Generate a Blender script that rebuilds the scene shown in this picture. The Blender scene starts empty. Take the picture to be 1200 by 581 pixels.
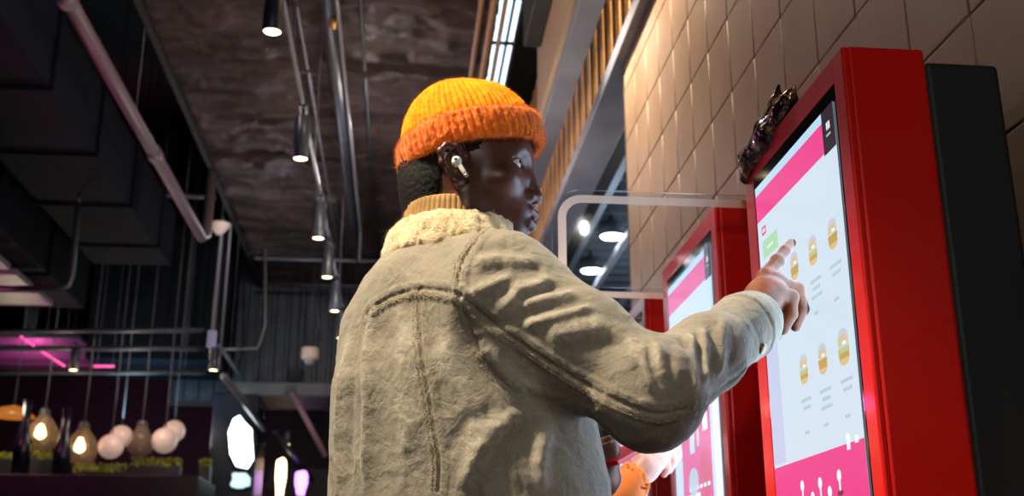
import bpy, bmesh, math, random
import numpy as np
from mathutils import Vector, Matrix, noise
from mathutils.bvhtree import BVHTree
random.seed(7); RNG = np.random.default_rng(7)
PI = math.pi
SC = bpy.context.scene
COL = SC.collection
# ------------------------------------------------------------------ camera (39 mm lens, low, looking up)
F = 1300.0; PITCH = math.radians(17.6); YAW = math.radians(5.53); CZ = 1.0
cam_d = bpy.data.cameras.new('camera'); cam_d.lens = 39.0; cam_d.sensor_width = 36.0
cam = bpy.data.objects.new('camera', cam_d); COL.objects.link(cam)
cam.location = (0, 0, CZ); cam.rotation_euler = (PI/2 + PITCH, 0, -YAW)
cam_d.clip_start = 0.02; cam_d.clip_end = 100
cam_d.dof.use_dof = True; cam_d.dof.focus_distance = 1.66; cam_d.dof.aperture_fstop = 6.0
SC.camera = cam

def ray(px, py):
    o = (px-600)/F; u = (290.5-py)/F
    s, c, sp, cp = math.sin(YAW), math.cos(YAW), math.sin(PITCH), math.cos(PITCH)
    return (s*cp+o*c-u*s*sp, c*cp-o*s-u*c*sp, sp+u*cp)
def AT(px, py, Y):          # the point of the photographed ray at depth Y
    r = ray(px, py); t = Y/r[1]
    return Vector((r[0]*t, Y, CZ+r[2]*t))
def AX(px, py, X):
    r = ray(px, py); t = X/r[0]
    return Vector((X, r[1]*t, CZ+r[2]*t))
def AZ(px, py, Z):
    r = ray(px, py); t = (Z-CZ)/r[2]
    return Vector((r[0]*t, r[1]*t, Z))

# ------------------------------------------------------------------ objects
def tag(o, label=None, cat=None, group=None, kind=None):
    if label: o['label'] = label
    if cat: o['category'] = cat
    if group: o['group'] = group
    if kind: o['kind'] = kind
    return o
def empty(name, loc=(0, 0, 0), label=None, cat=None, group=None, rz=0):
    o = bpy.data.objects.new(name, None); COL.objects.link(o)
    o.location = loc; o.rotation_euler = (0, 0, rz); o.empty_display_size = .05
    return tag(o, label, cat, group)
def link(name, me, mat=None, parent=None, smooth=False, loc=None):
    o = bpy.data.objects.new(name, me); COL.objects.link(o)
    if mat is not None:
        for m in (mat if isinstance(mat, (list, tuple)) else [mat]): me.materials.append(m)
    if smooth:
        me.polygons.foreach_set('use_smooth', [True]*len(me.polygons))
    if loc is not None: o.location = loc
    if parent is not None: o.parent = parent
    return o
def np_mesh(name, V, Fc, fmat=None):
    me = bpy.data.meshes.new(name)
    V = np.asarray(V, dtype=np.float32); Fc = np.asarray(Fc, dtype=np.int32)
    n = Fc.shape[1]
    me.vertices.add(len(V)); me.vertices.foreach_set('co', V.ravel())
    me.loops.add(Fc.size); me.loops.foreach_set('vertex_index', Fc.ravel())
    me.polygons.add(len(Fc)); me.polygons.foreach_set('loop_start', np.arange(0, Fc.size, n, dtype=np.int32))
    if fmat is not None: me.polygons.foreach_set('material_index', np.asarray(fmat, dtype=np.int32))
    me.update(calc_edges=True); me.validate()
    return me
class MB:
    """collects shapes, then links them as ONE mesh object"""
    def __init__(s): s.bm = bmesh.new(); s.mi = 0
    def _mark(s, faces):
        for f in faces: f.material_index = s.mi
    def quad(s, *p):
        f = s.bm.faces.new([s.bm.verts.new(q) for q in p]); f.material_index = s.mi; return s
    def box(s, x0, x1, y0, y1, z0, z1, bevel=0, seg=2):
        b = bmesh.new()
        bmesh.ops.create_cube(b, size=1)
        for v in b.verts:
            v.co = Vector(((x0+x1)/2+v.co.x*(x1-x0), (y0+y1)/2+v.co.y*(y1-y0), (z0+z1)/2+v.co.z*(z1-z0)))
        if bevel: bmesh.ops.bevel(b, geom=b.edges[:], offset=bevel, segments=seg, profile=.5, affect='EDGES')
        return s.merge(b)
    def merge(s, b, M=None):
        if M is not None: b.transform(M)
        mp = {v: s.bm.verts.new(v.co) for v in b.verts}
        for f in b.faces:
            try:
                nf = s.bm.faces.new([mp[v] for v in f.verts]); nf.material_index = s.mi; nf.smooth = f.smooth
            except ValueError: pass
        b.free(); return s
    def tube(s, pts, r, seg=10, closed=False, cap=True, smooth=True):
        pts = [Vector(p) for p in pts]; n = len(pts)
        rs = r if isinstance(r, (list, tuple)) else [r]*n
        rings = []; up = None
        for i, p in enumerate(pts):
            a = pts[(i-1) % n] if (closed or i > 0) else p
            c = pts[(i+1) % n] if (closed or i < n-1) else p
            t = (c-a).normalized()
            if up is None:
                up = Vector((0, 0, 1)) if abs(t.z) < .9 else Vector((1, 0, 0))
            u = (up - t*up.dot(t)).normalized(); up = u
            w = t.cross(u)
            rings.append([s.bm.verts.new(p + (u*math.cos(2*PI*k/seg)+w*math.sin(2*PI*k/seg))*rs[i]) for k in range(seg)])
        m = n if closed else n-1
        for i in range(m):
            A = rings[i]; B = rings[(i+1) % n]
            for k in range(seg):
                f = s.bm.faces.new((A[k], A[(k+1) % seg], B[(k+1) % seg], B[k])); f.smooth = smooth; f.material_index = s.mi
        if cap and not closed:
            for R in (rings[0][::-1], rings[-1]):
                f = s.bm.faces.new(R); f.material_index = s.mi
        return s
    def lathe(s, prof, c=(0, 0, 0), seg=24, M=None, smooth=True):
        b = bmesh.new(); rings = []
        for (r, z) in prof:
            if r < 1e-6: rings.append([b.verts.new((0, 0, z))])
            else: rings.append([b.verts.new((r*math.cos(2*PI*k/seg), r*math.sin(2*PI*k/seg), z)) for k in range(seg)])
        for A, B in zip(rings, rings[1:]):
            for k in range(seg):
                q = [A[k % len(A)], A[(k+1) % len(A)], B[(k+1) % len(B)], B[k % len(B)]]
                u = []
                for v in q:
                    if v not in u: u.append(v)
                if len(u) > 2:
                    f = b.faces.new(u); f.smooth = smooth
        MM = Matrix.Translation(c) @ (M if M is not None else Matrix.Identity(4))
        return s.merge(b, MM)
    def prism(s, poly, d0, d1, axis='x', bevel=0):
        """poly of 2D points extruded along an axis from d0 to d1"""
        b = bmesh.new()
        def P(q, d):
            return {'x': (d, q[0], q[1]), 'y': (q[0], d, q[1]), 'z': (q[0], q[1], d)}[axis]
        A = [b.verts.new(P(q, d0)) for q in poly]; B = [b.verts.new(P(q, d1)) for q in poly]
        b.faces.new(A[::-1]); b.faces.new(B)
        for k in range(len(poly)): b.faces.new((A[k], A[(k+1) % len(A)], B[(k+1) % len(B)], B[k]))
        bmesh.ops.recalc_face_normals(b, faces=b.faces[:])
        if bevel: bmesh.ops.bevel(b, geom=b.edges[:], offset=bevel, segments=2, profile=.5, affect='EDGES')
        return s.merge(b)
    def build(s, name, mat, parent=None, smooth=False):
        me = bpy.data.meshes.new(name); bmesh.ops.recalc_face_normals(s.bm, faces=s.bm.faces[:]) if len(s.bm.faces) < 60000 else None
        s.bm.to_mesh(me); s.bm.free()
        return link(name, me, mat, parent, smooth)
def struct(o): o['kind'] = 'structure'; return o
def copy_tree(o, parent=None):
    c = o.copy(); COL.objects.link(c)
    if parent is not None: c.parent = parent
    for ch in [q for q in bpy.data.objects if q.parent is o and q is not c]: copy_tree(ch, c)
    return c

# ------------------------------------------------------------------ materials
def lin(h):
    if isinstance(h, str):
        h = h.lstrip('#'); c = [int(h[i:i+2], 16)/255 for i in (0, 2, 4)]
        return tuple(x/12.92 if x <= .04045 else ((x+.055)/1.055)**2.4 for x in c)+(1,)
    return tuple(h)+(1,) if len(h) == 3 else h
class Mat:
    def __init__(s, name, col=(.5, .5, .5), rough=.6, metal=0, spec=.5, **kw):
        s.m = bpy.data.materials.new(name); s.m.use_nodes = True
        s.nt = s.m.node_tree; s.n = s.nt.nodes; s.b = s.n['Principled BSDF']
        s.b.inputs['Base Color'].default_value = lin(col); s.b.inputs['Roughness'].default_value = rough
        s.b.inputs['Metallic'].default_value = metal; s.b.inputs['Specular IOR Level'].default_value = spec
        for k, v in kw.items(): s.b.inputs[k.replace('_', ' ')].default_value = v
    def node(s, t, **kw):
        n = s.n.new(t)
        for k, v in kw.items():
            if k in n.inputs: n.inputs[k].default_value = v
            else: setattr(n, k, v)
        return n
    def L(s, a, b): s.nt.links.new(a, b)
    def coord(s, scale=(1, 1, 1), rot=(0, 0, 0), kind='Object'):
        t = s.node('ShaderNodeTexCoord'); m = s.node('ShaderNodeMapping')
        m.inputs['Scale'].default_value = scale; m.inputs['Rotation'].default_value = rot
        s.L(t.outputs[kind], m.inputs[0]); return m.outputs[0]
    def noise(s, sc=5, det=4, rough=.5, vec=None, dist=0):
        n = s.node('ShaderNodeTexNoise'); n.inputs['Scale'].default_value = sc; n.inputs['Detail'].default_value = det
        n.inputs['Roughness'].default_value = rough; n.inputs['Distortion'].default_value = dist
        s.L(vec if vec is not None else s.coord(), n.inputs['Vector']); return n.outputs['Fac']
    def ramp(s, fac, stops):
        r = s.node('ShaderNodeValToRGB'); e = r.color_ramp.elements
        while len(e) < len(stops): e.new(.5)
        for q, (p, c) in zip(e, stops): q.position = p; q.color = lin(c)
        s.L(fac, r.inputs[0]); return r.outputs[0]
    def color(s, out): s.L(out, s.b.inputs['Base Color']); return s
    def mixc(s, fac, a, b, blend='MIX'):
        m = s.node('ShaderNodeMix', data_type='RGBA', blend_type=blend)
        for i, v in ((6, a), (7, b)):
            if hasattr(v, 'is_output'): s.L(v, m.inputs[i])
            else: m.inputs[i].default_value = lin(v)
        if hasattr(fac, 'is_output'): s.L(fac, m.inputs[0])
        else: m.inputs[0].default_value = fac
        return m.outputs[2]
    def math(s, op, a, b=0.0):
        m = s.node('ShaderNodeMath', operation=op)
        for i, v in ((0, a), (1, b)):
            if hasattr(v, 'is_output'): s.L(v, m.inputs[i])
            else: m.inputs[i].default_value = v
        return m.outputs[0]
    def bump(s, fac, strength=.3, dist=.01):
        bp = s.node('ShaderNodeBump'); bp.inputs['Strength'].default_value = strength; bp.inputs['Distance'].default_value = dist
        s.L(fac, bp.inputs['Height'])
        if s.b.inputs['Normal'].is_linked: s.L(s.b.inputs['Normal'].links[0].from_socket, bp.inputs['Normal'])
        s.L(bp.outputs[0], s.b.inputs['Normal']); return s
    def rough(s, out): s.L(out, s.b.inputs['Roughness']); return s
def emis(name, col, e, base=(0, 0, 0)):
    m = Mat(name, base, .4); m.b.inputs['Emission Color'].default_value = lin(col); m.b.inputs['Emission Strength'].default_value = e
    return m.m

# ------------------------------------------------------------------ implicit modelling: prims, smooth unions, sparse surface nets
def smin(a, b, k):
    h = np.clip(.5+.5*(b-a)/k, 0, 1); return b*(1-h)+a*h - k*h*(1-h)
class SDF:
    def __init__(s): s.ops = []; s.M = None
    def frame(s, M):        # following prims are given in this frame (rigid + uniform scale)
        s.M = None if M is None else (np.array(M.inverted())[:3], M.to_scale()[0]); return s
    def _add(s, op, f, k):
        s.ops.append((op, f, k, s.M)); return s
    def cone(s, a, b, r1, r2, k=.01, op='+'):
        a = np.array(a, float); b = np.array(b, float); ba = b-a; L2 = max(ba@ba, 1e-12)
        def f(P):
            t = np.clip(((P-a)@ba)/L2, 0, 1)
            return np.linalg.norm(P-a-t[:, None]*ba, axis=1)-(r1+(r2-r1)*t)
        return s._add(op, f, k)
    def chain(s, pts, rs, k=.006, k0=None, op='+'):
        for i in range(len(pts)-1): s.cone(pts[i], pts[i+1], rs[i], rs[i+1], k if (i or k0 is None) else k0, op)
        return s
    def ball(s, c, r, k=.01, op='+'):
        c = np.array(c, float)
        return s._add(op, lambda P: np.linalg.norm(P-c, axis=1)-r, k)
    def ell(s, c, r, k=.01, op='+', R=None):
        c = np.array(c, float); r = np.array(r, float)
        Rm = None if R is None else np.array(R.to_matrix() if hasattr(R, 'to_matrix') else R)
        def f(P):
            q = P-c
            if Rm is not None: q = q@Rm
            k0 = np.linalg.norm(q/r, axis=1); k1 = np.linalg.norm(q/(r*r), axis=1)
            return np.where(k1 < 1e-9, -r.min(), k0*(k0-1)/np.maximum(k1, 1e-9))
        return s._add(op, f, k)
    def fn(s, f, k=.01, op='+'): return s._add(op, f, k)
    def _ev(s, i, P):
        op, f, k, M = s.ops[i]
        if M is not None:
            A, sc = M; return f(P@A[:, :3].T+A[:, 3])*sc
        return f(P)
    def eval(s, P, cull=None):
        d = np.full(len(P), 1.0)
        for i in (range(len(s.ops)) if cull is None else cull):
            op, f, k, M = s.ops[i]; v = s._ev(i, P)
            if op == '+': d = smin(d, v, k)
            else: d = -smin(-d, v, k)
        return d
    def mesh(s, lo, hi, h, n=20, band=1.6):
        lo = np.array(lo, float); hi = np.array(hi, float)
        nb = np.ceil((hi-lo)/(h*n)).astype(int)
        g = np.stack(np.meshgrid(*[np.arange(q) for q in nb], indexing='ij'), -1).reshape(-1, 3)
        C = lo+(g+.5)*h*n; R = h*n*.5*math.sqrt(3)*1.15
        pv = np.stack([s._ev(i, C) for i in range(len(s.ops))], 1)
        dc = s.eval(C)
        N = nb*n+2
        loc = np.stack(np.meshgrid(*[np.arange(n+2)]*3, indexing='ij'), -1).reshape(-1, 3)
        KV, VV, QQ = [], [], []
        for b in np.nonzero(np.abs(dc) < R*band)[0]:
            cull = [i for i in range(len(s.ops)) if pv[b, i] < R*band+s.ops[i][2]+.02]
            if not cull: continue
            gi = loc+g[b]*n
            D = s.eval(lo+gi*h, cull).reshape(n+2, n+2, n+2)
            if D.min() > 0 or D.max() < 0: continue
            m = n+1
            acc = np.zeros((m, m, m, 3)); cnt = np.zeros((m, m, m))
            for ax in range(3):
                o1, o2 = [q for q in range(3) if q != ax]
                for i in (0, 1):
                    for j in (0, 1):
                        sl0 = [slice(0, m)]*3; sl0[o1] = slice(i, i+m); sl0[o2] = slice(j, j+m)
                        sl1 = list(sl0); sl1[ax] = slice(1, m+1)
                        a = D[tuple(sl0)]; c = D[tuple(sl1)]
                        x = (a < 0) != (c < 0)
                        t = np.where(x, a/np.where(x, a-c, 1), 0)
                        acc[..., ax] += np.where(x, t, 0); acc[..., o1] += x*i; acc[..., o2] += x*j; cnt += x
            act = cnt > 0
            idx = np.argwhere(act)
            pos = acc[act]/cnt[act][:, None]+idx
            gk = idx+g[b]*n
            key = (gk[:, 0]*N[1]+gk[:, 1])*N[2]+gk[:, 2]
            KV.append(key); VV.append(lo+(pos+g[b]*n)*h)
            def K(q): return ((q[:, 0]+g[b][0]*n)*N[1]+q[:, 1]+g[b][1]*n)*N[2]+q[:, 2]+g[b][2]*n
            for ax in range(3):
                o1, o2 = (ax+1) % 3, (ax+2) % 3
                s0 = [slice(1, n+1)]*3; s0[ax] = slice(0, n)
                s1 = list(s0); s1[ax] = slice(1, n+1)
                a = D[tuple(s0)]; c = D[tuple(s1)]
                for sg in (0, 1):
                    w = np.argwhere((a < 0) & (c >= 0) if sg == 0 else (a >= 0) & (c < 0))
                    if not len(w): continue
                    w[:, o1] += 1; w[:, o2] += 1
                    e1 = np.zeros(3, int); e1[o1] = 1; e2 = np.zeros(3, int); e2[o2] = 1
                    q = [K(w-e1-e2), K(w-e2), K(w), K(w-e1)]
                    QQ.append(np.stack(q if sg == 0 else q[::-1], 1))
        keys = np.concatenate(KV); V = np.concatenate(VV); Q = np.concatenate(QQ)
        uk, first = np.unique(keys, return_index=True); V = V[first]
        qi = np.searchsorted(uk, Q); qi = np.minimum(qi, len(uk)-1)
        good = (uk[qi] == Q).all(1)
        return V, qi[good]
def normals(V, Q):
    a = V[Q[:, 2]]-V[Q[:, 0]]; b = V[Q[:, 3]]-V[Q[:, 1]]; n = np.cross(a, b)
    N = np.zeros_like(V)
    for i in range(4): np.add.at(N, Q[:, i], n)
    return N/np.maximum(np.linalg.norm(N, axis=1), 1e-12)[:, None]
def relax(V, Q, it=2, w=.5):
    E = np.concatenate([Q[:, [0, 1]], Q[:, [1, 2]], Q[:, [2, 3]], Q[:, [3, 0]]])
    for _ in range(it):
        S = np.zeros_like(V); c = np.zeros(len(V))
        for a, b in ((0, 1), (1, 0)):
            np.add.at(S, E[:, a], V[E[:, b]]); np.add.at(c, E[:, a], 1)
        V = V*(1-w)+w*S/np.maximum(c, 1)[:, None]
    return V
def poly_dist(P, L):
    """distance from points to a polyline and the position 0..1 along it"""
    L = np.array([list(q) for q in L], float); best = np.full(len(P), 9.0); tt = np.zeros(len(P))
    sl = np.linalg.norm(np.diff(L, axis=0), axis=1); cum = np.concatenate([[0], np.cumsum(sl)]); tot = max(cum[-1], 1e-9)
    for i in range(len(L)-1):
        ab = L[i+1]-L[i]; t = np.clip(((P-L[i])@ab)/max(ab@ab, 1e-12), 0, 1)
        d = np.linalg.norm(P-L[i]-t[:, None]*ab, axis=1); m = d < best
        best[m] = d[m]; tt[m] = (cum[i]+t[m]*sl[i])/tot
    return best, tt
def catmull(P, n=6):
    P = [Vector(p) for p in P]; out = []
    for i in range(len(P)-1):
        p0 = P[max(i-1, 0)]; p1 = P[i]; p2 = P[i+1]; p3 = P[min(i+2, len(P)-1)]
        for k in range(n):
            t = k/n
            out.append(.5*((2*p1)+(-p0+p2)*t+(2*p0-5*p1+4*p2-p3)*t*t+(-p0+3*p1-3*p2+p3)*t**3))
    out.append(P[-1]); return out
def vnoise(P, sc, seed=0):
    """cheap smooth value noise on numpy points"""
    q = P*sc+seed*17.3; i = np.floor(q).astype(np.int64); f = q-i; f = f*f*(3-2*f); r = 0
    for dx in (0, 1):
        for dy in (0, 1):
            for dz in (0, 1):
                hsh = ((i[:, 0]+dx)*374761393+(i[:, 1]+dy)*668265263+(i[:, 2]+dz)*2147483647+seed*1274126177) & 0xffffffff
                hsh = ((hsh ^ (hsh >> 13))*1274126177) & 0xffffffff; hsh = (hsh ^ (hsh >> 16))/4294967295.0
                w = (f[:, 0] if dx else 1-f[:, 0])*(f[:, 1] if dy else 1-f[:, 1])*(f[:, 2] if dz else 1-f[:, 2])
                r = r+w*hsh
    return r*2-1
# ================================================================== THE ROOM
# tile wall on the right: square cushioned tiles with thin recessed joints
TY0, TZ0, TPY, TPZ = 1.534, 1.678, .2113, .2340
tile = Mat('glazed taupe tile', '#84705f', .5, spec=.35)
nz = tile.noise(3.2, 4, .6); tile.color(tile.ramp(nz, [(.3, '#846b55'), (.7, '#967c64')]))
tile.bump(tile.noise(70, 4, .6), .12, .002)
grout = Mat('dark grout', '#2e2722', .9)
def build_tiles():
    b = bmesh.new()
    XW = .90; g = .0016; bv = .0035; dp = .0022
    for i in range(-6, 14):
        for k in range(-8, 8):
            y0 = TY0+TPY*(i-1)+g; y1 = y0+TPY-2*g; z0 = TZ0+TPZ*(k-1)+g; z1 = z0+TPZ-2*g
            z1 = min(z1, 3.2)
            if z0 > 3.19 or z1-z0 < .03: continue
            y1 = min(y1, 4.345)
            if y1-y0 < .03: continue
            z0 = max(z0, .001)
            o = [(y0, z0), (y1, z0), (y1, z1), (y0, z1)]; n = [(y0+bv, z0+bv), (y1-bv, z0+bv), (y1-bv, z1-bv), (y0+bv, z1-bv)]
            A = [b.verts.new((XW+dp+.004, p[0], p[1])) for p in o]; B = [b.verts.new((XW+dp*.45, p[0]*.75+q[0]*.25, p[1]*.75+q[1]*.25)) for p, q in zip(o, n)]; C = [b.verts.new((XW, p[0], p[1])) for p in n]
            for U, W in ((A, B), (B, C)):
                for q in range(4):
                    f = b.faces.new((U[q], U[(q+1) % 4], W[(q+1) % 4], W[q])); f.smooth = True
            f = b.faces.new(C); f.smooth = False
    me = bpy.data.meshes.new('tiles'); bmesh.ops.recalc_face_normals(b, faces=b.faces[:])
    # faces must look towards -x
    for f in b.faces:
        if f.normal.x > 0: f.normal_flip()
    b.to_mesh(me); b.free(); return me
wr = struct(MB().box(.910, 1.06, -1.5, 4.35, 0, 3.2).build('wall_right', grout.m))
o = link('tiles', build_tiles(), tile.m, wr)

floor_m = Mat('dark polished concrete', '#2a292b', .35); floor_m.color(floor_m.ramp(floor_m.noise(4, 6, .6), [(.3, '#232224'), (.7, '#363436')]))
struct(MB().box(-7, 6, -2.5, 16.5, -.1, 0).build('floor', floor_m.m))

# steel header on top of the tile wall, carrying on over the opening
steel = Mat('blue grey painted steel', '#5c606c', .45, spec=.5); steel.color(steel.ramp(steel.noise(5, 4), [(.3, '#5a5e6c'), (.7, '#6b6f7e')]))
struct(MB().box(.853, 1.03, -1.5, 9.5, 3.2, 3.27, .004).build('trim_1', steel.m))
dark = Mat('black paint', '#0c0c0f', .6)
struct(MB().box(.885, 1.03, -1.5, 9.5, 3.27, 3.31).build('trim_2', dark.m))
# timber slats in front of a dark backing
wood = Mat('warm timber slat', '#b98a5c', .5); wood.color(wood.ramp(wood.noise(6, 5, .6, wood.coord((8, 8, .8))), [(.3, '#a97a4c'), (.7, '#cc9d6c')]))
bk = struct(MB().box(1.03, 1.10, -1.5, 9.5, 3.2, 5.2).build('wall_upper_right', dark.m))
b = MB(); y = 3.3
while y < 9.4:
    b.box(.955, 1.03, y, y+.105, 3.31, 4.9, .006, 1); y += .215
b.build('slats', wood.m, bk)
# dropped beam between ceiling and slats
ply = Mat('beige painted board', '#8b7663', .6)
p1 = AX(676, 0, .72); p2 = AX(626, 150, .72)
struct(MB().box(.70, .80, 3.4, 5.72, p1.z, 5.2, .004).build('trim_3', ply.m))
struct(MB().box(.7205, .835, 3.4, 9.5, p1.z-.05, p1.z-.001, .004).build('trim_4', steel.m))
blk = MB(); q = AX(604, 85, .62)
blk.box(.60, .70, 5.0, 5.55, 3.95, 4.628, .01)
tag(blk.build('junction_box', dark.m), 'black metal box fixed beside the bright strip above the beanie', 'box')

# insulated ceiling: wrinkled foil-faced batts painted dark
foil = Mat('dark wrinkled insulation', '#3d3236', .34, spec=.7, Metallic=.35)
nz = foil.noise(3, 6, .65, foil.coord((1, 1.4, 1)), .4)
foil.color(foil.ramp(nz, [(.3, '#2e2528'), (.55, '#50423f'), (.75, '#75625a')]))
foil.bump(foil.noise(16, 8, .75, foil.coord((1, 2.6, 1)), 1.5), 1.0, .09).bump(foil.noise(60, 4, .7), .5, .02)
def crumpled(x0, x1, y0, y1, z, h=.03, seed=1, rs=.85, amp=.028):
    nx = int((x1-x0)/h); ny = int((y1-y0)/h)
    X, Y = np.meshgrid(np.linspace(x0, x1, nx+1), np.linspace(y0, y1, ny+1), indexing='ij')
    P3 = np.stack([X.ravel(), Y.ravel(), np.full(X.size, z)], 1)
    r1 = 1-np.abs(vnoise(P3*np.array([1, 1.7, 1]), 2.1, seed)); r2 = 1-np.abs(vnoise(P3*np.array([1, 2.3, 1]), 5.2, seed+1)); r3 = 1-np.abs(vnoise(P3, 11, seed+2))
    d = amp*(r1**3*1.6+r2**3+r3**3*.8)
    # laps between the rolls
    yy = (P3[:, 1]+.05*vnoise(P3, 1.5, 5)) % rs
    d -= .10*np.exp(-(yy/.03)**2); d += .05*np.exp(-((yy-.08)/.04)**2)
    P3[:, 2] = z-d
    i, j = np.meshgrid(np.arange(nx), np.arange(ny), indexing='ij'); n1 = ny+1
    q = np.stack([i*n1+j, i*n1+j+1, (i+1)*n1+j+1, (i+1)*n1+j], -1).reshape(-1, 4)
    return P3, q
P3, q = crumpled(-1.64, .50, 3.2, 12.5, 4.5)
ce = struct(link('ceiling', np_mesh('ceiling', P3, q), foil.m, smooth=True))
struct(MB().box(-1.64, .50, 3.2, 12.5, 4.53, 4.7).box(-1.68, -1.64, 3.2, 12.5, 4.40, 4.7).build('ceiling_slab', dark.m))
struct(MB().box(.50, 1.1, 3.2, 12.5, 5.2, 5.3).build('ceiling_right', dark.m))
struct(MB().box(-7, -1.64, 1, 16.5, 6.4, 6.5).box(-1.68, -1.64, 3.2, 12.5, 4.7, 6.4).box(-1.68, 6, 12.5, 16.5, 6.4, 6.5).box(-1.68, 1.1, -2.5, 3.2, 6.4, 6.5).box(-7, -1.64, -2.5, 1, 6.4, 6.5).build('ceiling_upper', dark.m))
# brown pipes / strapping beside the bright strip
cop = Mat('brown strapping', '#7a5a3c', .5)
for k, (px, r) in enumerate(((571, .018), (579, .024), (586, .016))):
    a = AZ(px, 0, 4.42); bb = AZ(468+(px-468)*.78, 705-705*.78, 4.42)
    tag(MB().tube([(a.x+(-.035, 0, .035)[k], 3.25, 4.42), (a.x+(-.035, 0, .035)[k], 8.5, 4.42), (a.x+(-.035, 0, .035)[k], 8.52, 4.44), (a.x+(-.035, 0, .035)[k], 8.53, 4.43)], r, 10).build('pipe', cop.m), ['thin brown pipe on the left of the three beside the bright strip', 'thick brown pipe in the middle beside the bright strip', 'thin brown pipe nearest the bright strip'][k], 'pipe', 'brown pipes by the bright strip')
# bright daylight-white strips between ceiling and slats
led = emis('cool white diffuser', '#cfeaff', 2.6)
t = empty('strip_light', (.55, 5, 4.5), 'long bright cool white strip light above and right of the beanie', 'light')
kk = MB(); kk.box(.512, .60, 4.2, 8.4, 4.60, 4.62).box(.625, .655, 4.2, 8.0, 4.60, 4.62)
o = kk.build('diffuser', led); o.parent = t; o.matrix_parent_inverse = Matrix.Translation(-t.location)
kk = MB(); kk.box(.505, .68, 4.2, 8.5, 4.63, 4.70); kk.box(.603, .62, 4.2, 8.4, 4.58, 4.63); kk.box(.58, .60, 5.4, 5.42, 4.7, 5.195); kk.box(.58, .60, 7.4, 7.42, 4.7, 5.195)
for yq in (4.9, 5.5, 6.1, 6.7): kk.box(.51, .67, yq, yq+.03, 4.585, 4.63)
o = kk.build('housing', dark.m); o.parent = t; o.matrix_parent_inverse = Matrix.Translation(-t.location)

# ---- the room seen past the end of the tile wall
struct(MB().box(1.03, 6, 4.35, 12.5, 4.3, 4.4).build('ceiling_beyond', dark.m))
lou = Mat('grey louvre', '#5a6470', .5)
b = MB(); y = 4.9
while y < 12.3:
    b.box(1.06, 5.5, y, y+.045, 3.62, 3.70); y += .22
tag(b.build('louvre_ceiling', lou.m), 'grey louvred open ceiling panel seen through the clear divider', 'ceiling panel')
wb = Mat('white steel beam', '#b7c4d6', .4)
a1 = AZ(722, 190, 3.35); a2 = AZ(668, 303, 3.35)
for k, (dx, w, nm) in enumerate(((0, .055, 'broad white steel beam crossing beyond the tile wall end'), (.32, .03, 'thin white rail right of the broad white beam'), (.62, .03, 'thin white rail farthest right beyond the wall'))):
    tag(MB().box(a1.x+dx, a1.x+dx+w*1.4, 4.5, 12.2, 3.35, 3.35+w*1.8, .004).build('steel_beam', wb.m), nm, 'beam')
for k, (px, py) in enumerate(((717, 278), (693, 318))):
    c = AZ(px, py, 3.45)
    t = empty('ceiling_lamp', c, ['upper bright round lamp seen through the clear divider', 'lower bright round lamp seen through the clear divider'][k], 'lamp', 'round lamps beyond the divider')
    o = MB().lathe([(0, 0), (.072, 0), (.08, .01)], seg=24).build('diffuser', emis('lamp white', '#f4f7ff', 20)); o.parent = t
    o = MB().lathe([(.08, .008), (.095, .0), (.095, .10), (.02, .12), (.02, .4)], seg=24).build('housing', lou.m, smooth=True); o.parent = t
struct(MB().box(1.06, 6, 12.4, 12.5, 0, 4.4).build('wall_beyond', dark.m))
# ================================================================== ORDERING KIOSKS
red = Mat('glossy red enamel', '#cc0a02', .35, spec=.3); red.b.inputs['Coat Weight'].default_value = .2; red.b.inputs['Coat Roughness'].default_value = .08
red.bump(red.noise(3, 2, .4), .03, .01)
blackg = Mat('black glass bezel', '#06070a', .08).m
KX = .62
def E(name, col, e): return emis(name, col, e)
SE = 1.0
smats = dict(bg=E('screen pale blue', '#cfe2ef', SE), top=E('screen sky', '#b9dbf2', SE), pink=E('screen magenta', '#ec3d8c', SE), dk=E('screen navy', '#0c1020', .6),
             grn=E('screen green', '#a9dcae', SE), wht=E('screen white', '#f2f6fa', SE*1.1), txt=E('screen grey blue text', '#a6bcd4', SE), bun=E('screen bun', '#d8c08c', SE),
             fil=E('screen filling', '#c4a04c', SE), pale=E('screen pale grey', '#bfcbd6', SE), rd=E('screen red', '#e03060', SE), brn=E('screen brown', '#6b3a2c', .7), side=E('screen lilac', '#c3cdea', SE), lf=E('screen lettuce', '#bcc48a', SE))
SK_ = list(smats); 
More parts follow.
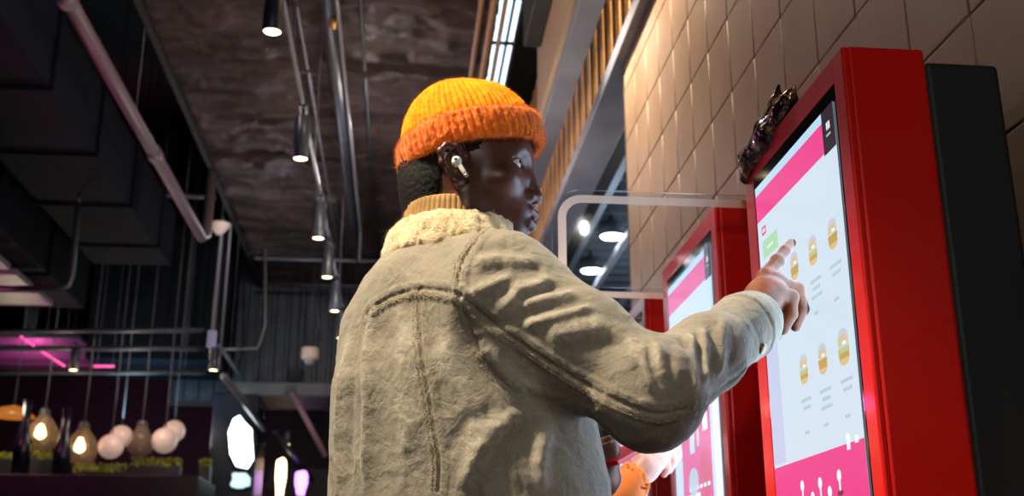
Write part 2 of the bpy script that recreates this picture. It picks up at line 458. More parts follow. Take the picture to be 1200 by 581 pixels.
def screen(yn, variant):
    """the lit picture: near edge at y=yn, everything lies in the display plane as thin printed layers"""
    b = MB(); lay = [0]
    def rect(u0, u1, z0, z1, m, lv=1):     # u measured from the near edge to the far one
        b.mi = SK_.index(m); x = KX-.0012-lv*.00018
        b.quad((x, yn+u0, z0), (x, yn+u0, z1), (x, yn+u1, z1), (x, yn+u1, z0))
    def disc(u, z, ru, rz, m, lv=2, a0=0, a1=2*PI, n=18):
        b.mi = SK_.index(m); x = KX-.0012-lv*.00018
        p = [(x, yn+u+ru*math.cos(a0+(a1-a0)*k/n), z+rz*math.sin(a0+(a1-a0)*k/n)) for k in range(n if a1-a0 > 6 else n+1)]
        b.quad(*p)
    W = .378; top = 1.707; bot = 1.037
    rect(0, W, bot, top, 'bg', 0)
    rect(.048, W, 1.691, top, 'top')
    rect(.048, W, 1.641, 1.691, 'pink')
    rect(0, .048, 1.637, top, 'dk')
    # emblem and small words in the dark corner block
    for k in range(3): rect(.018+.005*k, .0215+.005*k, 1.672, 1.684, 'wht', 2)
    rect(.017, .034, 1.662, 1.6655, 'txt', 2)
    if variant == 0:
        rect(W-.044, W-.022, 1.611, 1.626, 'rd', 2); rect(W-.040, W-.026, 1.6145, 1.6225, 'bg', 3)
        rect(W-.10, W-.022, 1.568, 1.600, 'grn', 2)
        for k in range(3): rect(W-.075+.012*k, W-.068+.012*k, 1.581, 1.586, 'wht', 3)
        rect(W-.06, W, 1.214, 1.56, 'side', 1)
        def burger(u, z, s=1, kind=0):
            disc(u, z+.012*s, .017*s, .013*s, 'pale', 2)
            rect(u-.016*s, u+.016*s, z-.001, z+.012*s, 'pale', 2)
            rect(u-.018*s, u+.018*s, z-.006*s, z+.001*s, 'lf' if kind else 'fil', 3)
            rect(u-.0165*s, u+.0165*s, z-.013*s, z-.006*s, 'fil', 3)
            disc(u, z-.013*s, .0165*s, .009*s, 'bun', 3, PI, 2*PI)
            disc(u, z+.004*s, .0165*s, .012*s, 'bun', 4, 0, PI)
            rect(u-.01*s, u+.002*s, z+.004*s, z+.008*s, 'wht', 5)
        def lines(u, z, n, w=.022):
            for k in range(n): 
                ww = w*(1-.25*(k % 2)); x0 = u-ww
                while x0 < u+ww-.003: rect(x0, x0+.0046, z-.0125*k-.0026, z-.0125*k+.0026, 'txt', 2); x0 += .0064
        for r, (z, cols) in enumerate(((1.512, (.044, .126, .210, .293)), (1.342, (.042, .124, .205)))):
            for i, u in enumerate(cols):
                burger(u, z, 1.15 if (r and i == 0) else 1.0, (i+r) % 2)
                lines(u, z-.046, 2+(i % 2)); lines(u+.008, z-.096, 1, .010)
        rect(0, W, bot, 1.209, 'pink', 1)
        rect(.05, .062, 1.200, 1.222, 'wht', 2); rect(.02, .032, 1.206, 1.216, 'wht', 2)
        for u, z in ((.100, 1.169), (.176, 1.166), (.252, 1.169), (.14, 1.150), (.21, 1.148)):
            disc(u, z, .008, .0085, 'wht', 3); rect(u-.003, u+.003, z-.022, z-.005, 'wht', 2); disc(u, z-.024, .011, .004, 'brn', 2)
        rect(.02, .11, 1.06, 1.09, 'wht', 2); rect(.15, .36, 1.06, 1.09, 'rd', 2)
    else:
        rect(0, .05, bot, 1.56, 'wht', 1)
        rect(.12, .30, 1.46, 1.50, 'pale', 2)
        disc(.2, 1.53, .05, .04, 'wht', 3); disc(.21, 1.55, .04, .018, 'rd', 4)
        for k in range(5): disc(.11+.06*k, 1.435+.01*(k % 2), .018, .012, 'bun' if k % 2 else 'rd', 3)
        rect(.07, .31, bot, 1.40, 'pink', 1)
        rect(.09, .13, 1.335, 1.385, 'wht', 2); rect(.20, .24, 1.30, 1.36, 'bg', 2); rect(.16, .18, 1.31, 1.39, 'pale', 2)
        disc(.12, 1.25, .045, .05, 'rd', 2); disc(.22, 1.24, .04, .03, 'pale', 3)
        rect(.17, .29, 1.15, 1.215, 'wht', 2)
        for k in range(6): rect(.09+.03*k, .11+.03*k, 1.222, 1.230, 'wht', 3)
        rect(.09, .15, 1.06, 1.16, 'rd', 2)
    return b
def kiosk(yn, variant, label):
    """near side at y=yn; red case 0.485 wide"""
    yf = yn+.486
    r = empty('ordering_kiosk', (.69, (yn+yf)/2, 0), label, 'kiosk', 'red ordering kiosks')
    def own(o): o.parent = r; o.matrix_parent_inverse = Matrix.Translation(-r.location); return o
    b = MB()
    # case with a shallow recess for the glass: frame of four bars round it, plus the body behind
    b.box(KX+.008, .746, yn, yf, 0.02, 1.775, .006, 3)
    c = b.build('case', red.m); own(c)
    for p in c.data.polygons: p.use_smooth = False
    b = MB(); gy0, gy1, gz0, gz1 = yn+.040, yn+.434, .99, 1.732
    b.box(KX, KX+.012, yn+.0015, gy0, .90, 1.7735, .0035, 3).box(KX, KX+.012, gy1, yf-.0015, .90, 1.7735, .0035, 3)
    b.box(KX, KX+.012, gy0-.004, gy1+.004, gz1, 1.7735, .0035, 3).box(KX, KX+.012, gy0-.004, gy1+.004, .90, gz0, .0035, 3)
    own(b.build('front_frame', red.m))
    own(MB().box(KX+.0005, KX+.009, gy0, gy1, gz0, gz1, .0008, 1).build('glass_bezel', blackg))
    s = screen(yn+.047, variant)
    me = bpy.data.meshes.new('screen'); s.bm.to_mesh(me); s.bm.free()
    o = link('screen', me, list(smats.values())); own(o)
    # lower cabinet details: receipt slot, card reader, plinth
    b = MB(); b.box(KX-.004, KX+.010, yn+.15, yn+.34, .78, .86, .004); own(b.build('receipt_slot', blackg))
    b = MB(); b.box(KX-.05, KX+.01, yn+.19, yn+.29, .62, .75, .008); b.box(KX-.056, KX-.048, yn+.2, yn+.28, .64, .73, .003); own(b.build('card_reader', blackg))
    own(MB().box(KX+.02, .74, yn+.01, yf-.01, 0, .05).build('plinth', dark.m))
    # dark service cabinet bolted on behind the case
    own(MB().box(.748, .862, yn+.006, yf-.02, .0, 1.758, .008, 3).build('rear_cabinet', gm.m))
    return r
gm = Mat('dark charcoal powder coat', '#14181c', .6); gm.bump(gm.noise(600, 2, .5), .15, .0008)
kiosk(1.405, 0, 'nearest red ordering kiosk, the one the beanie man points at')
kiosk(2.092, 1, 'second red ordering kiosk, behind the clear divider')
kiosk(2.780, 1, 'farthest red ordering kiosk, seen between sleeve and second kiosk')

# clear acrylic dividers with a frosted border band
ac = bpy.data.materials.new('clear acrylic'); ac.use_nodes = True; nt = ac.node_tree; nt.nodes.clear()
out = nt.nodes.new('ShaderNodeOutputMaterial'); tr = nt.nodes.new('ShaderNodeBsdfTransparent'); gl = nt.nodes.new('ShaderNodeBsdfGlossy'); mx = nt.nodes.new('ShaderNodeMixShader'); fr = nt.nodes.new('ShaderNodeFresnel')
tr.inputs[0].default_value = (.93, .94, .95, 1); gl.inputs['Roughness'].default_value = .04; fr.inputs[0].default_value = 1.35
nt.links.new(fr.outputs[0], mx.inputs[0]); nt.links.new(tr.outputs[0], mx.inputs[1]); nt.links.new(gl.outputs[0], mx.inputs[2]); nt.links.new(mx.outputs[0], out.inputs[0])
ed = bpy.data.materials.new('acrylic edge'); ed.use_nodes = True; nt = ed.node_tree; pb = nt.nodes['Principled BSDF']
pb.inputs['Base Color'].default_value = lin('#c9cdd2'); pb.inputs['Roughness'].default_value = .15; pb.inputs['Alpha'].default_value = .45
fb = bpy.data.materials.new('frosted band'); fb.use_nodes = True; pb = fb.node_tree.nodes['Principled BSDF']
pb.inputs['Base Color'].default_value = lin('#ecd2c2'); pb.inputs['Roughness'].default_value = .5; pb.inputs['Alpha'].default_value = .8
def divider(y, label, x0=.268, ztop=1.752):
    r = empty('clear_divider', (.5, y, 0), label, 'divider', 'clear acrylic dividers between the kiosks')
    def own(o): o.parent = r; o.matrix_parent_inverse = Matrix.Translation(-r.location); return o
    def outline(ins, R, n=10):
        x = x0+ins; z1 = ztop-ins; z0 = .002+ins; p = [(.90-.002, z0)]
        for cx, cz, a0 in ((x+R, z0+R, -PI/2), (x+R, z1-R, -PI)):
            for k in range(n+1):
                a = a0-PI/2*k/n; p.append((cx+R*math.cos(a), cz+R*math.sin(a)))
        p.append((.90-.002, z1)); return p
    o0 = outline(0, .058)
    b = MB(); b.prism(o0, y-.0025, y+.0025, 'y'); pane = own(b.build('pane', [ac, ed]))
    for p in pane.data.polygons: p.material_index = 1 if abs(p.normal.y) < .5 else 0
    A = outline(.011, .047); B = outline(.027, .031); b = MB()
    for k in range(len(A)-1): b.quad((A[k][0], y-.0032, A[k][1]), (A[k+1][0], y-.0032, A[k+1][1]), (B[k+1][0], y-.0032, B[k+1][1]), (B[k][0], y-.0032, B[k][1]))
    own(b.build('frosted_band', fb))
    for z in (1.1, 1.5): own(MB().box(.880, .899, y-.02, y+.02, z-.03, z+.03, .003).build('wall_bracket', steel.m))
divider(1.98, 'clear acrylic divider with pale rounded border, between first and second kiosk')
divider(2.665, 'clear acrylic divider with pale border, behind the second kiosk')

# the glossy horned ornament lying along the top of the near kiosk
s = SDF()
ca_ = AX(875, 196, .625); cb_ = AX(905, 158, .63); cc_ = AX(922, 128, .632)
s.chain([AX(874, 208, .617), AX(882, 186, .622), cb_, cc_], [.012, .022, .026, .020], .02, .02)
s.chain([AX(884, 180, .64), AX(897, 152, .65), AX(909, 128, .65)], [.017, .020, .016], .012, .012)
s.chain([AX(904, 146, .64), AX(910, 120, .642), AX(912.5, 101, .645)], [.018, .0135, .0035], .01, .01)
s.chain([AX(916, 138, .63), AX(926, 116, .632), AX(931, 99, .634)], [.018, .0135, .002], .01, .01)
Vo, Qo = s.mesh((.56, 1.5, 1.66), (.72, 2.0, 1.9), .0028, 16)
No = normals(Vo, Qo); Vo = Vo+No*(.0022*vnoise(Vo, 60, 4)+.0012*vnoise(Vo, 150, 5))[:, None]
om = Mat('dark lacquer with gold and red flecks', '#15100d', .18, spec=.8)
n1 = om.noise(34, 3, .6); om.color(om.ramp(n1, [(.30, '#0b0a0b'), (.46, '#120c0a'), (.53, '#4e2410'), (.57, '#120c0b'), (.635, '#a08048'), (.655, '#7a0f0f'), (.69, '#0b0a0b')]))
on = link('horned_ornament', np_mesh('horned_ornament', Vo, Qo), om.m, smooth=True)
tag(on, 'dark glossy two-horned ornament on top corner of the nearest kiosk', 'ornament')
# ================================================================== PEOPLE
def add_head(S, M):
    """head in its own frame: x forward, y left, z up, origin between the ear canals"""
    S.frame(M)
    S.ell((-.004, 0, .045), (.099, .077, .086), .01)
    S.ell((.03, 0, .0), (.066, .066, .08), .03)
    S.ell((.045, 0, -.045), (.042, .047, .052), .03)
    S.cone((.072, -.03, .04), (.072, .03, .04), .0195, .0195, .02)     # brow
    for y in (-1, 1):
        S.chain([(.004, .058*y, -.02), (.012, .053*y, -.062), (.072, .017*y, -.103)], [.018, .017, .017], .02, .03)
        S.ell((.06, .046*y, -.014), (.024, .022, .017), .02)         # cheekbone
    S.ball((.079, 0, -.1), .0185, .02)
    S.ell((.081, 0, -.056), (.024, .032, .026), .02)                    # muzzle
    for y in (-1, 1):
        S.ell((.104, .035*y, .015), (.019, .020, .0125), .012, '-')   # socket
        S.ball((.0735, .0325*y, .0165), .0142, .003)                   # lid
        S.cone((.076, .018*y, .0275), (.0755, .047*y, .0275), .0045, .0045, .006)
    for y in (-1, 1):
        S.ell((.0835, .0385*y, .0152), (.0165, .0175, .0052), .002, '-')
    S.chain([(.086, 0, .026), (.097, 0, .0), (.1065, 0, -.0245)], [.0085, .0085, .0115], .008, .012)
    for y in (-1, 1):
        S.ell((.096, .0150*y, -.0295), (.0135, .0095, .0095), .006)
    for y in (-1, 1):
        S.ell((.1035, .0085*y, -.0412), (.0068, .0042, .007), .003, '-')
    S.chain([(.085, -.026, -.058), (.1, -.013, -.0505), (.106, 0, -.0525), (.1, .013, -.0505), (.085, .026, -.058)], [.004, .0068, .0068, .0068, .004], .004, .006)
    S.chain([(.084, -.025, -.0615), (.098, -.012, -.068), (.102, 0, -.069), (.098, .012, -.068), (.084, .025, -.0615)], [.004, .0078, .0085, .0078, .004], .003, .004)
    S.cone((.103, -.02, -.0600), (.103, .02, -.0600), .0016, .0016, .003, '-')
    S.frame(None)
def add_ear(S, M, y):
    S.frame(M)
    c = Vector((-.004, .0785*y, -.009))
    R = Matrix.Rotation(-.22*y, 3, 'Z') @ Matrix.Rotation(-.2, 3, 'Y')
    W = lambda x, yy, z: tuple(c+R@Vector((x*1.15, yy*y*1.2, z*1.1)))
    S.ell(W(0, .001, .006), (.0165, .0055, .029), .008, '+', R)
    S.ell(W(-.002, .006, .008), (.0115, .0045, .019), .003, '-', R)
    rim = [W(.011, .004, .016), W(.005, .008, .026), W(-.009, .010, .028), W(-.0175, .0115, .02), W(-.0175, .0105, .004), W(-.012, .0085, -.01), W(-.004, .006, -.021)]
    S.chain(rim, [.0034, .0036, .0036, .0036, .0034, .0034, .004], .008, .008)
    S.ball(W(-.001, .004, -.0225), .0068, .006)                         # lobe
    S.chain([W(-.004, .007, .022), W(-.009, .0085, .01), W(-.006, .0065, -.006)], [.0022, .0028, .0028], .003, .003)
    S.ball(W(.0085, .004, -.001), .0036, .004)                          # tragus
    S.ell(W(.001, .007, -.002), (.0065, .006, .0075), .003, '-', R)
    S.frame(None)

skin_d = Mat('dark brown skin', '#3a1e16', .42, spec=.5)
nz = skin_d.noise(14, 6, .6)
skin_d.color(skin_d.ramp(nz, [(.3, '#2c150f'), (.55, '#3d2018'), (.8, '#4a281d')]))
skin_d.bump(skin_d.noise(260, 3, .6), .12, .0006)
skin_d.b.inputs['Subsurface Weight'].default_value = .06; skin_d.b.inputs['Subsurface Scale'].default_value = .006
skin_h = Mat('brown hand skin', '#7c4c33', .45)
nz = skin_h.noise(40, 5, .6)
skin_h.color(skin_h.ramp(nz, [(.3, '#7a452b'), (.6, '#92573a'), (.85, '#a3674a')]))
skin_h.bump(skin_h.noise(180, 4, .6), .2, .0008)
skin_h.b.inputs['Subsurface Weight'].default_value = .1; skin_h.b.inputs['Subsurface Scale'].default_value = .008

# ------------------------------------------------------------------ the man in the foreground
HC = AT(546, 212, 1.60)
HEAD = Matrix.Translation(HC) @ Matrix.Rotation(math.radians(-11), 4, 'Z') @ Matrix.Rotation(math.radians(3), 4, 'Y') @ Matrix.Scale(1.02, 4)
SH = Vector((.140, 1.475, 1.402))                # right shoulder joint
EL = AT(762, 462, 1.37)                          # elbow
WR = AT(884, 374, 1.56)                          # wrist
TC = Vector((.055, 1.60, 0)); TA = math.radians(40)
TF = Vector((math.cos(TA), math.sin(TA), 0)); TR = Vector((math.sin(TA), -math.cos(TA), 0))   # torso forward / right
def TP(r, f, z): return TC + TR*r + TF*f + Vector((0, 0, z))
LSH = TP(-.15, .03, 1.36); LEL = TP(-.19, .15, 1.16); LWR = AT(706, 560, 1.78)
hip_z = .93
body = SDF()
add_head(body, HEAD)
for y in (-1, 1): add_ear(body, HEAD, y)
nk = [HEAD@Vector((-.028, 0, -.02)), HEAD@Vector((-.03, 0, -.07)), TP(0, -.01, 1.42)]
body.chain(nk, [.058, .056, .068], .02, .03)
# trunk, arms and legs under the clothes
body.cone(TP(-.09, 0, 1.38), TP(.1, 0, 1.38), .065, .065, .05)
body.cone(TP(0, 0, 1.34), TP(0, 0, 1.0), .09, .09, .05)
body.cone(TP(0, 0, 1.0), TP(0, 0, .93), .09, .10, .04)
body.chain([SH, EL, WR], [.055, .043, .027], .02, .04)
body.chain([LSH, LEL, LWR], [.055, .043, .028], .02, .04)
for q in (-1, 1):
    body.chain([TP(.1*q, 0, .9), TP(.115*q, .02, .5), TP(.12*q, -.01, .1)], [.085, .055, .042], .03, .05)
    body.cone(TP(.12*q, -.02, .045), TP(.135*q, .15, .035), .036, .03, .03)
# the pointing right hand
def P(px, py, Y): return AT(px, py, Y)
mc = {'i': P(897, 325, 1.607), 'm': P(911, 331, 1.592), 'r': P(910, 342, 1.575), 'p': P(901, 352, 1.572)}
body.cone(WR, P(892, 352, 1.583), .0265, .024, .012)
for k, r in (('i', .0135), ('m', .0145), ('r', .0145), ('p', .0125)):
    body.cone(P(889, 358, 1.578), mc[k], .019, r, .016)
body.ell(P(896, 347, 1.585), (.026, .017, .026), .015)
body.chain([mc['i'], P(911, 306, 1.622), P(920, 294, 1.634), P(927.5, 284.5, 1.645)], [.0125, .0104, .0088, .0074], .004, .008)
body.ball(P(911, 306, 1.622), .0112, .004)
body.chain([mc['m'], P(934, 339, 1.602), P(941, 362, 1.612), P(932.5, 383, 1.610)], [.0135, .0112, .0096, .008], .003, .006)
body.ball(P(934, 339, 1.602), .0122, .004)
body.chain([mc['r'], P(927, 348, 1.582), P(927.5, 368, 1.590), P(918, 387, 1.592)], [.013, .011, .0094, .0078], .003, .006)
body.ball(P(927, 348, 1.582), .0118, .004)
body.chain([mc['p'], P(915, 356, 1.598), P(920, 370, 1.612), P(915, 378, 1.622)], [.0115, .0092, .008, .007], .003, .006)
body.chain([P(886, 356, 1.60), P(899, 347, 1.622), P(908, 336, 1.632), P(914, 326, 1.634)], [.017, .012, .0105, .009], .003, .012)   # thumb
# the left hand, closed round a red tray card
lm = [P(700, 553, 1.80), P(704, 545, 1.79), P(708, 537, 1.785), P(712, 529, 1.785)]
body.cone(LWR, P(704, 541, 1.79), .026, .024, .015)
for k, c in enumerate(((716, 550), (718, 541), (719, 532), (718, 524))):
    a = P(704+k, 552-8*k, 1.775); b = P(c[0], c[1], 1.765); d = P(c[0]+2, c[1]-1, 1.79); e = P(c[0]-7, c[1]+2, 1.81)
    body.chain([a, b, d, e], [.0115, .0105, .0095, .0085], .003, .008)
body.chain([P(703, 535, 1.80), P(708, 521, 1.80), P(716, 516, 1.79)], [.014, .0115, .0095], .003, .01)
V, Q = body.mesh((-.3, 1.2, 0), (.75, 2.1, 1.85), .0023, 20)
V = relax(V, Q, 1, .35)
me = np_mesh('body', V, Q)
hd = np.array(HEAD.inverted())[:3]; Lc = V@hd[:, :3].T+hd[:, 3]

man = empty('person', TP(0, 0, 0), 'man in orange beanie and stone-washed denim jacket pointing at the near red kiosk screen', 'person')
def kid(o, p):      # keep world coordinates under a parent
    o.parent = p
    o.matrix_parent_inverse = world_of(p).inverted(); return o
def world_of(o):
    M = Matrix.LocRotScale(o.location, o.rotation_euler, o.scale)
    return M if o.parent is None else world_of(o.parent) @ o.matrix_parent_inverse @ M
# one skin, the lips, hands and beard shadow are its own colours
SK = Mat('man skin', '#3a1e16', .42, spec=.5); SK.b.inputs['Subsurface Weight'].default_value = .05; SK.b.inputs['Subsurface Scale'].default_value = .006
at = SK.node('ShaderNodeAttribute', attribute_name='tint')
sep = SK.node('ShaderNodeSeparateColor'); SK.L(at.outputs['Color'], sep.inputs[0])
nz = SK.noise(30, 6, .6)
base = SK.ramp(nz, [(.25, '#3f2219'), (.55, '#573025'), (.8, '#643c2c')])
c1 = SK.mixc(sep.outputs[0], base, SK.ramp(nz, [(.3, '#5a2a12'), (.6, '#743c1c'), (.85, '#8a4c28')]))
c2 = SK.mixc(sep.outputs[1], c1, '#54282a')
bs = SK.noise(900, 2, .5)
c3 = SK.mixc(SK.math('MULTIPLY', sep.outputs[2], SK.ramp(bs, [(.4, '#333333'), (.6, '#ffffff')])), c2, '#120b0a')
SK.color(c3); SK.bump(SK.noise(240, 4, .6), .2, .0007)
ca = me.color_attributes.new('tint', 'FLOAT_COLOR', 'POINT')
tint = np.zeros((len(V), 4), np.float32); tint[:, 3] = 1
hand = np.linalg.norm(V-np.array(P(905, 340, 1.59)), axis=1)
tint[:, 0] = np.clip((.235-hand)/.03, 0, 1)
tint[:, 0] = np.maximum(tint[:, 0], .35*np.clip((.12-np.linalg.norm(V-np.array(P(708, 540, 1.79)), axis=1))/.03, 0, 1))
ld, _ = poly_dist(Lc, [(.087, -.026, -.058), (.103, -.012, -.059), (.108, 0, -.059), (.103, .012, -.059), (.087, .026, -.058)])
tint[:, 1] = np.clip((.0125-ld)/.003, 0, 1)*(Lc[:, 0] > .07)
bd = np.clip((-.035-Lc[:, 2])/.02, 0, 1)*np.clip((Lc[:, 0]+.005)/.02, 0, 1)*np.clip((.016+.03-np.abs(Lc[:, 2]+.098))/.03, 0, 1)
bd = np.maximum(bd*.9, np.clip((.02-np.abs(Lc[:, 0]-.012))/.012, 0, 1)*np.clip((Lc[:, 2]+.05)/.02, 0, 1)*np.clip((.05-Lc[:, 2])/.03, 0, 1)*.8)*(np.linalg.norm(Lc, axis=1) < .2)
tint[:, 2] = bd*(np.linalg.norm(Lc, axis=1) < .2)
br, _ = poly_dist(Lc, [(.09, -.014, .037), (.0885, -.03, .042), (.078, -.05, .037)])
tint[:, 2] = np.maximum(tint[:, 2], np.clip((.0065-br)/.003, 0, 1)*1.5)
ca.data.foreach_set('color', tint.ravel())
kid(link('body', me, SK.m, smooth=True), man)

eyeM = Mat('eye', '#cfc8c2', .12)
g = eyeM.coord((1, 1, 1)); sx = eyeM.node('ShaderNodeSeparateXYZ'); eyeM.L(g, sx.inputs[0])
rr = eyeM.math('SQRT', eyeM.math('ADD', eyeM.math('MULTIPLY', sx.outputs[1], sx.outputs[1]), eyeM.math('MULTIPLY', sx.outputs[2], sx.outputs[2])))
eyeM.color(eyeM.ramp(eyeM.math('MULTIPLY', rr, 80), [(0, '#050303'), (.2, '#0a0505'), (.24, '#1c0d08'), (.44, '#241008'), (.5, '#cfc6be')]))
for y in (-1, 1):
    b = MB(); b.lathe([(0, -.0125)]+[(.0125*math.sin(a), -.0125*math.cos(a)) for a in [PI*k/16 for k in range(1, 16)]]+[(0, .0125)], seg=24)
    e = b.build('eye', eyeM.m, smooth=True)
    e.matrix_basis = HEAD @ Matrix.Translation((.0745, .0325*y, .0165)) @ Matrix.Rotation(math.radians(-14), 4, 'Z')
    e.parent = man; e.matrix_parent_inverse = world_of(man).inverted()

# hair under the beanie: a close-cropped cap of its own thickness
hair = SDF(); hair.frame(HEAD)
hair.ell((-.004, 0, .040), (.1025, .0800, .09), .01)
hair.ell((-.045, 0, -.012), (.054, .063, .06), .025)
hair.cone((-.03, 0, -.02), (-.032, 0, -.075), .0615, .059, .02)
hair.frame(None)
def cutf(Pn):
    q = Pn@hd[:, :3].T+hd[:, 3]
    ll = np.interp(q[:, 0], [-.12, -.06, -.03, -.022, .006, .014, .03, .037, .1], [-.085, -.085, -.08, .03, .03, -.012, .0, .055, .06])
    return (q[:, 2]-ll)
hair.fn(cutf, .003, '-')
hair.fn(lambda Pn: .052-(Pn@hd[:, :3].T+hd[:, 3])[:, 2], .003, '-')
V2, Q2 = hair.mesh((-.05, 1.45, 1.5), (.25, 1.75, 1.85), .0025, 20)
N2 = normals(V2, Q2); V2 = V2+N2*(vnoise(V2, 420)*.0009)[:, None]
hm = Mat('short black hair', '#0b0908', .75, spec=.25); hm.bump(hm.noise(500, 3, .7), .6, .002)
kid(link('hair', np_mesh('hair', V2, Q2), hm.m, smooth=True), man)

# the ribbed knit beanie: crown and turned-up cuff
def fibres(V, N, n, ln, w, rng, spread=.8):
    """short loose fibres standing off a knitted or fleecy surface"""
    i = rng.integers(0, len(V), n)
    d = N[i]+rng.normal(0, spread, (n, 3)); d /= np.linalg.norm(d, axis=1)[:, None]
    t = np.cross(d, rng.normal(0, 1, (n, 3))); t /= np.linalg.norm(t, axis=1)[:, None]
    p = V[i]+rng.normal(0, .0006, (n, 3)); L = ln*rng.uniform(.5, 1.3, n)[:, None]
    b2 = d+rng.normal(0, .5, (n, 3)); b2 /= np.linalg.norm(b2, axis=1)[:, None]
    a = p-t*w; b = p+t*w; m1 = p+d*L*.6+t*w*.8; m0 = p+d*L*.6-t*w*.8; e = m0*.5+m1*.5+b2*L*.5
    W = np.stack([a, b, m1, m0, e, e+t*w*.3], 1).reshape(-1, 3)
    k = np.arange(n)[:, None]*6
    return W, np.concatenate([k+np.array([[0, 1, 2, 3]]), k+np.array([[3, 2, 5, 4]])])
def join(A, B):
    return np.concatenate([A[0], B[0]]), np.concatenate([A[1], B[1]+len(A[0])])
BC = Vector((.0, 0, .067)); BR = (.1015, .083, .09)
# the beanie's own frame: tipped back a little on the head
BM = HEAD @ Matrix.Translation(BC) @ Matrix.Rotation(math.radians(-15), 4, 'Y')
BMn = np.array(BM)
NP = 720; NT = 90
ph = np.linspace(0, 2*PI, NP, endpoint=False)
def ribs(ph, n): return np.abs(np.cos(ph*n/2))**.7
def beanie_crown():
    t = np.linspace(0, 1, NT)
    th = PI/2*1.08*(1-t)                      # from the rim to the top
    T, PH = np.meshgrid(th, ph, indexing='ij')
    r = np.sin(T)**.86
    rib = ribs(PH, 64)*np.clip(r*1.4, 0, 1)
    k = 1+.034*(rib-.5)
    x = BR[0]*r*np.cos(PH)*k; y = BR[1]*r*np.sin(PH)*k
    z = np.where(T < PI/2, 1, .8)*BR[2]*1.06*np.cos(T)*(1+.02*(rib-.5)) 
    # soft slump towards the back
    x = x-.010*np.clip(z/.1, 0, 1)**2; z = z+.004*np.sin(PH*3+1)*np.clip(z/.1, 0, 1)*r
    P3 = np.stack([x, y, z], -1).reshape(-1, 3)
    i, j = np.meshgrid(np.arange(NT-1), np.arange(NP), indexing='ij'); j2 = (j+1) % NP
    q = np.stack([i*NP+j, i*NP+j2, (i+1)*NP+j2, (i+1)*NP+j], -1).reshape(-1, 4)
    return P3, q
def ring_band(prof, ribn, ramp_, rx, ry, tilt=None):
    """closed profile (dr, dz) swept round an ellipse; rib strength ramp_ per profile point"""
    m = len(prof); pr = np.array(prof)
    J, PH = np.meshgrid(np.arange(m), ph, indexing='ij')
    rib = ribs(PH, ribn)
    dr = pr[J, 0]+np.array(ramp_)[J]*(rib-.5)
    x = (rx+dr)*np.cos(PH); y = (ry+dr)*np.sin(PH); z = pr[J, 1]+0*PH
    P3 = np.stack([x, y, z], -1)
    if tilt is not None: P3 = tilt(P3, PH)
    P3 = P3.reshape(-1, 3)
    i, j = np.meshgrid(np.arange(m), np.arange(NP), indexing='ij'); j2 = (j+1) % NP; i2 = (i+1) % m
    return P3, np.stack([i*NP+j, i*NP+j2, i2*NP+j2, i2*NP+j], -1).reshape(-1, 4)
def xf(P3, M): A = np.array(M); return P3@A[:3, :3].T+A[:3, 3]
kn = Mat('orange knitted wool', '#f07a08', .9, spec=.15)
kn.color(kn.ramp(kn.noise(55, 5, .65), [(.3, '#e87404'), (.5, '#fa8e08'), (.75, '#ffa616')]))
kn.bump(kn.noise(420, 3, .7), .6, .002)
kn.b.inputs['Sheen Weight'].default_value = .5; kn.b.inputs['Sheen Tint'].default_value = lin('#ffb040')
Vc, Qc = beanie_crown(); Vc = xf(Vc, BM); Nc = normals(Vc, Qc)
Vc = Vc+Nc*(vnoise(Vc, 300)*.0007+vnoise(Vc, 60, 2)*.0012)[:, None]
Wc = fibres(Vc, Nc, 9000, .0035, .00011, RNG)
hat = kid(link('beanie', np_mesh('beanie', *join((Vc, Qc), Wc)), kn.m, smooth=True), man)
prof = [(-.001, -.034), (.003, -.037), (.008, -.036), (.0115, -.030), (.013, -.018), (.013, -.004), (.012, .006), (.009, .0115), (.004, .012), (.001, .008), (0, -.01)]
pr2 = []
for k in range(len(prof)):
    a = prof[k]; b = prof[(k+1) % len(prof)]
    for q in range(4): pr2.append((a[0]+(b[0]-a[0])*q/4, a[1]+(b[1]-a[1])*q/4))
amp = [.0026 if p[0] > .002 else 0 for p in pr2]
def cufftilt(P3, PH):
    P3[..., 2] += -.012*np.cos(PH)*-1*.0 + .0025*np.sin(2*PH+.6)-.010*np.clip(-np.cos(PH), 0, 1)**2
    return P3
Vb, Qb = ring_band(pr2, 60, amp, BR[0]*.985, BR[1]*.985, cufftilt)
Vb = xf(Vb, BM); Nb = normals(Vb, Qb)
Vb = Vb+Nb*(vnoise(Vb, 330)*.0012+vnoise(Vb, 110, 2)*.0012)[:, None]; Nb = normals(Vb, Qb)
Wb = fibres(Vb, Nb, 34000, .0055, .00013, RNG)
knc = Mat('orange knitted cuff', '#e0650a', .9, spec=.15)
knc.color(knc.ramp(knc.noise(70, 5, .7), [(.3, '#d65e04'), (.5, '#f07a08'), (.8, '#fd961a')]))
knc.bump(knc.noise(380, 3, .7), .7, .002); knc.b.inputs['Sheen Weight'].default_value = .4
cf = link('cuff', np_mesh('cuff', *join((Vb, Qb), Wb)), knc.m, smooth=True)
cf.parent = hat; cf.matrix_parent_inverse = world_of(hat).inverted()

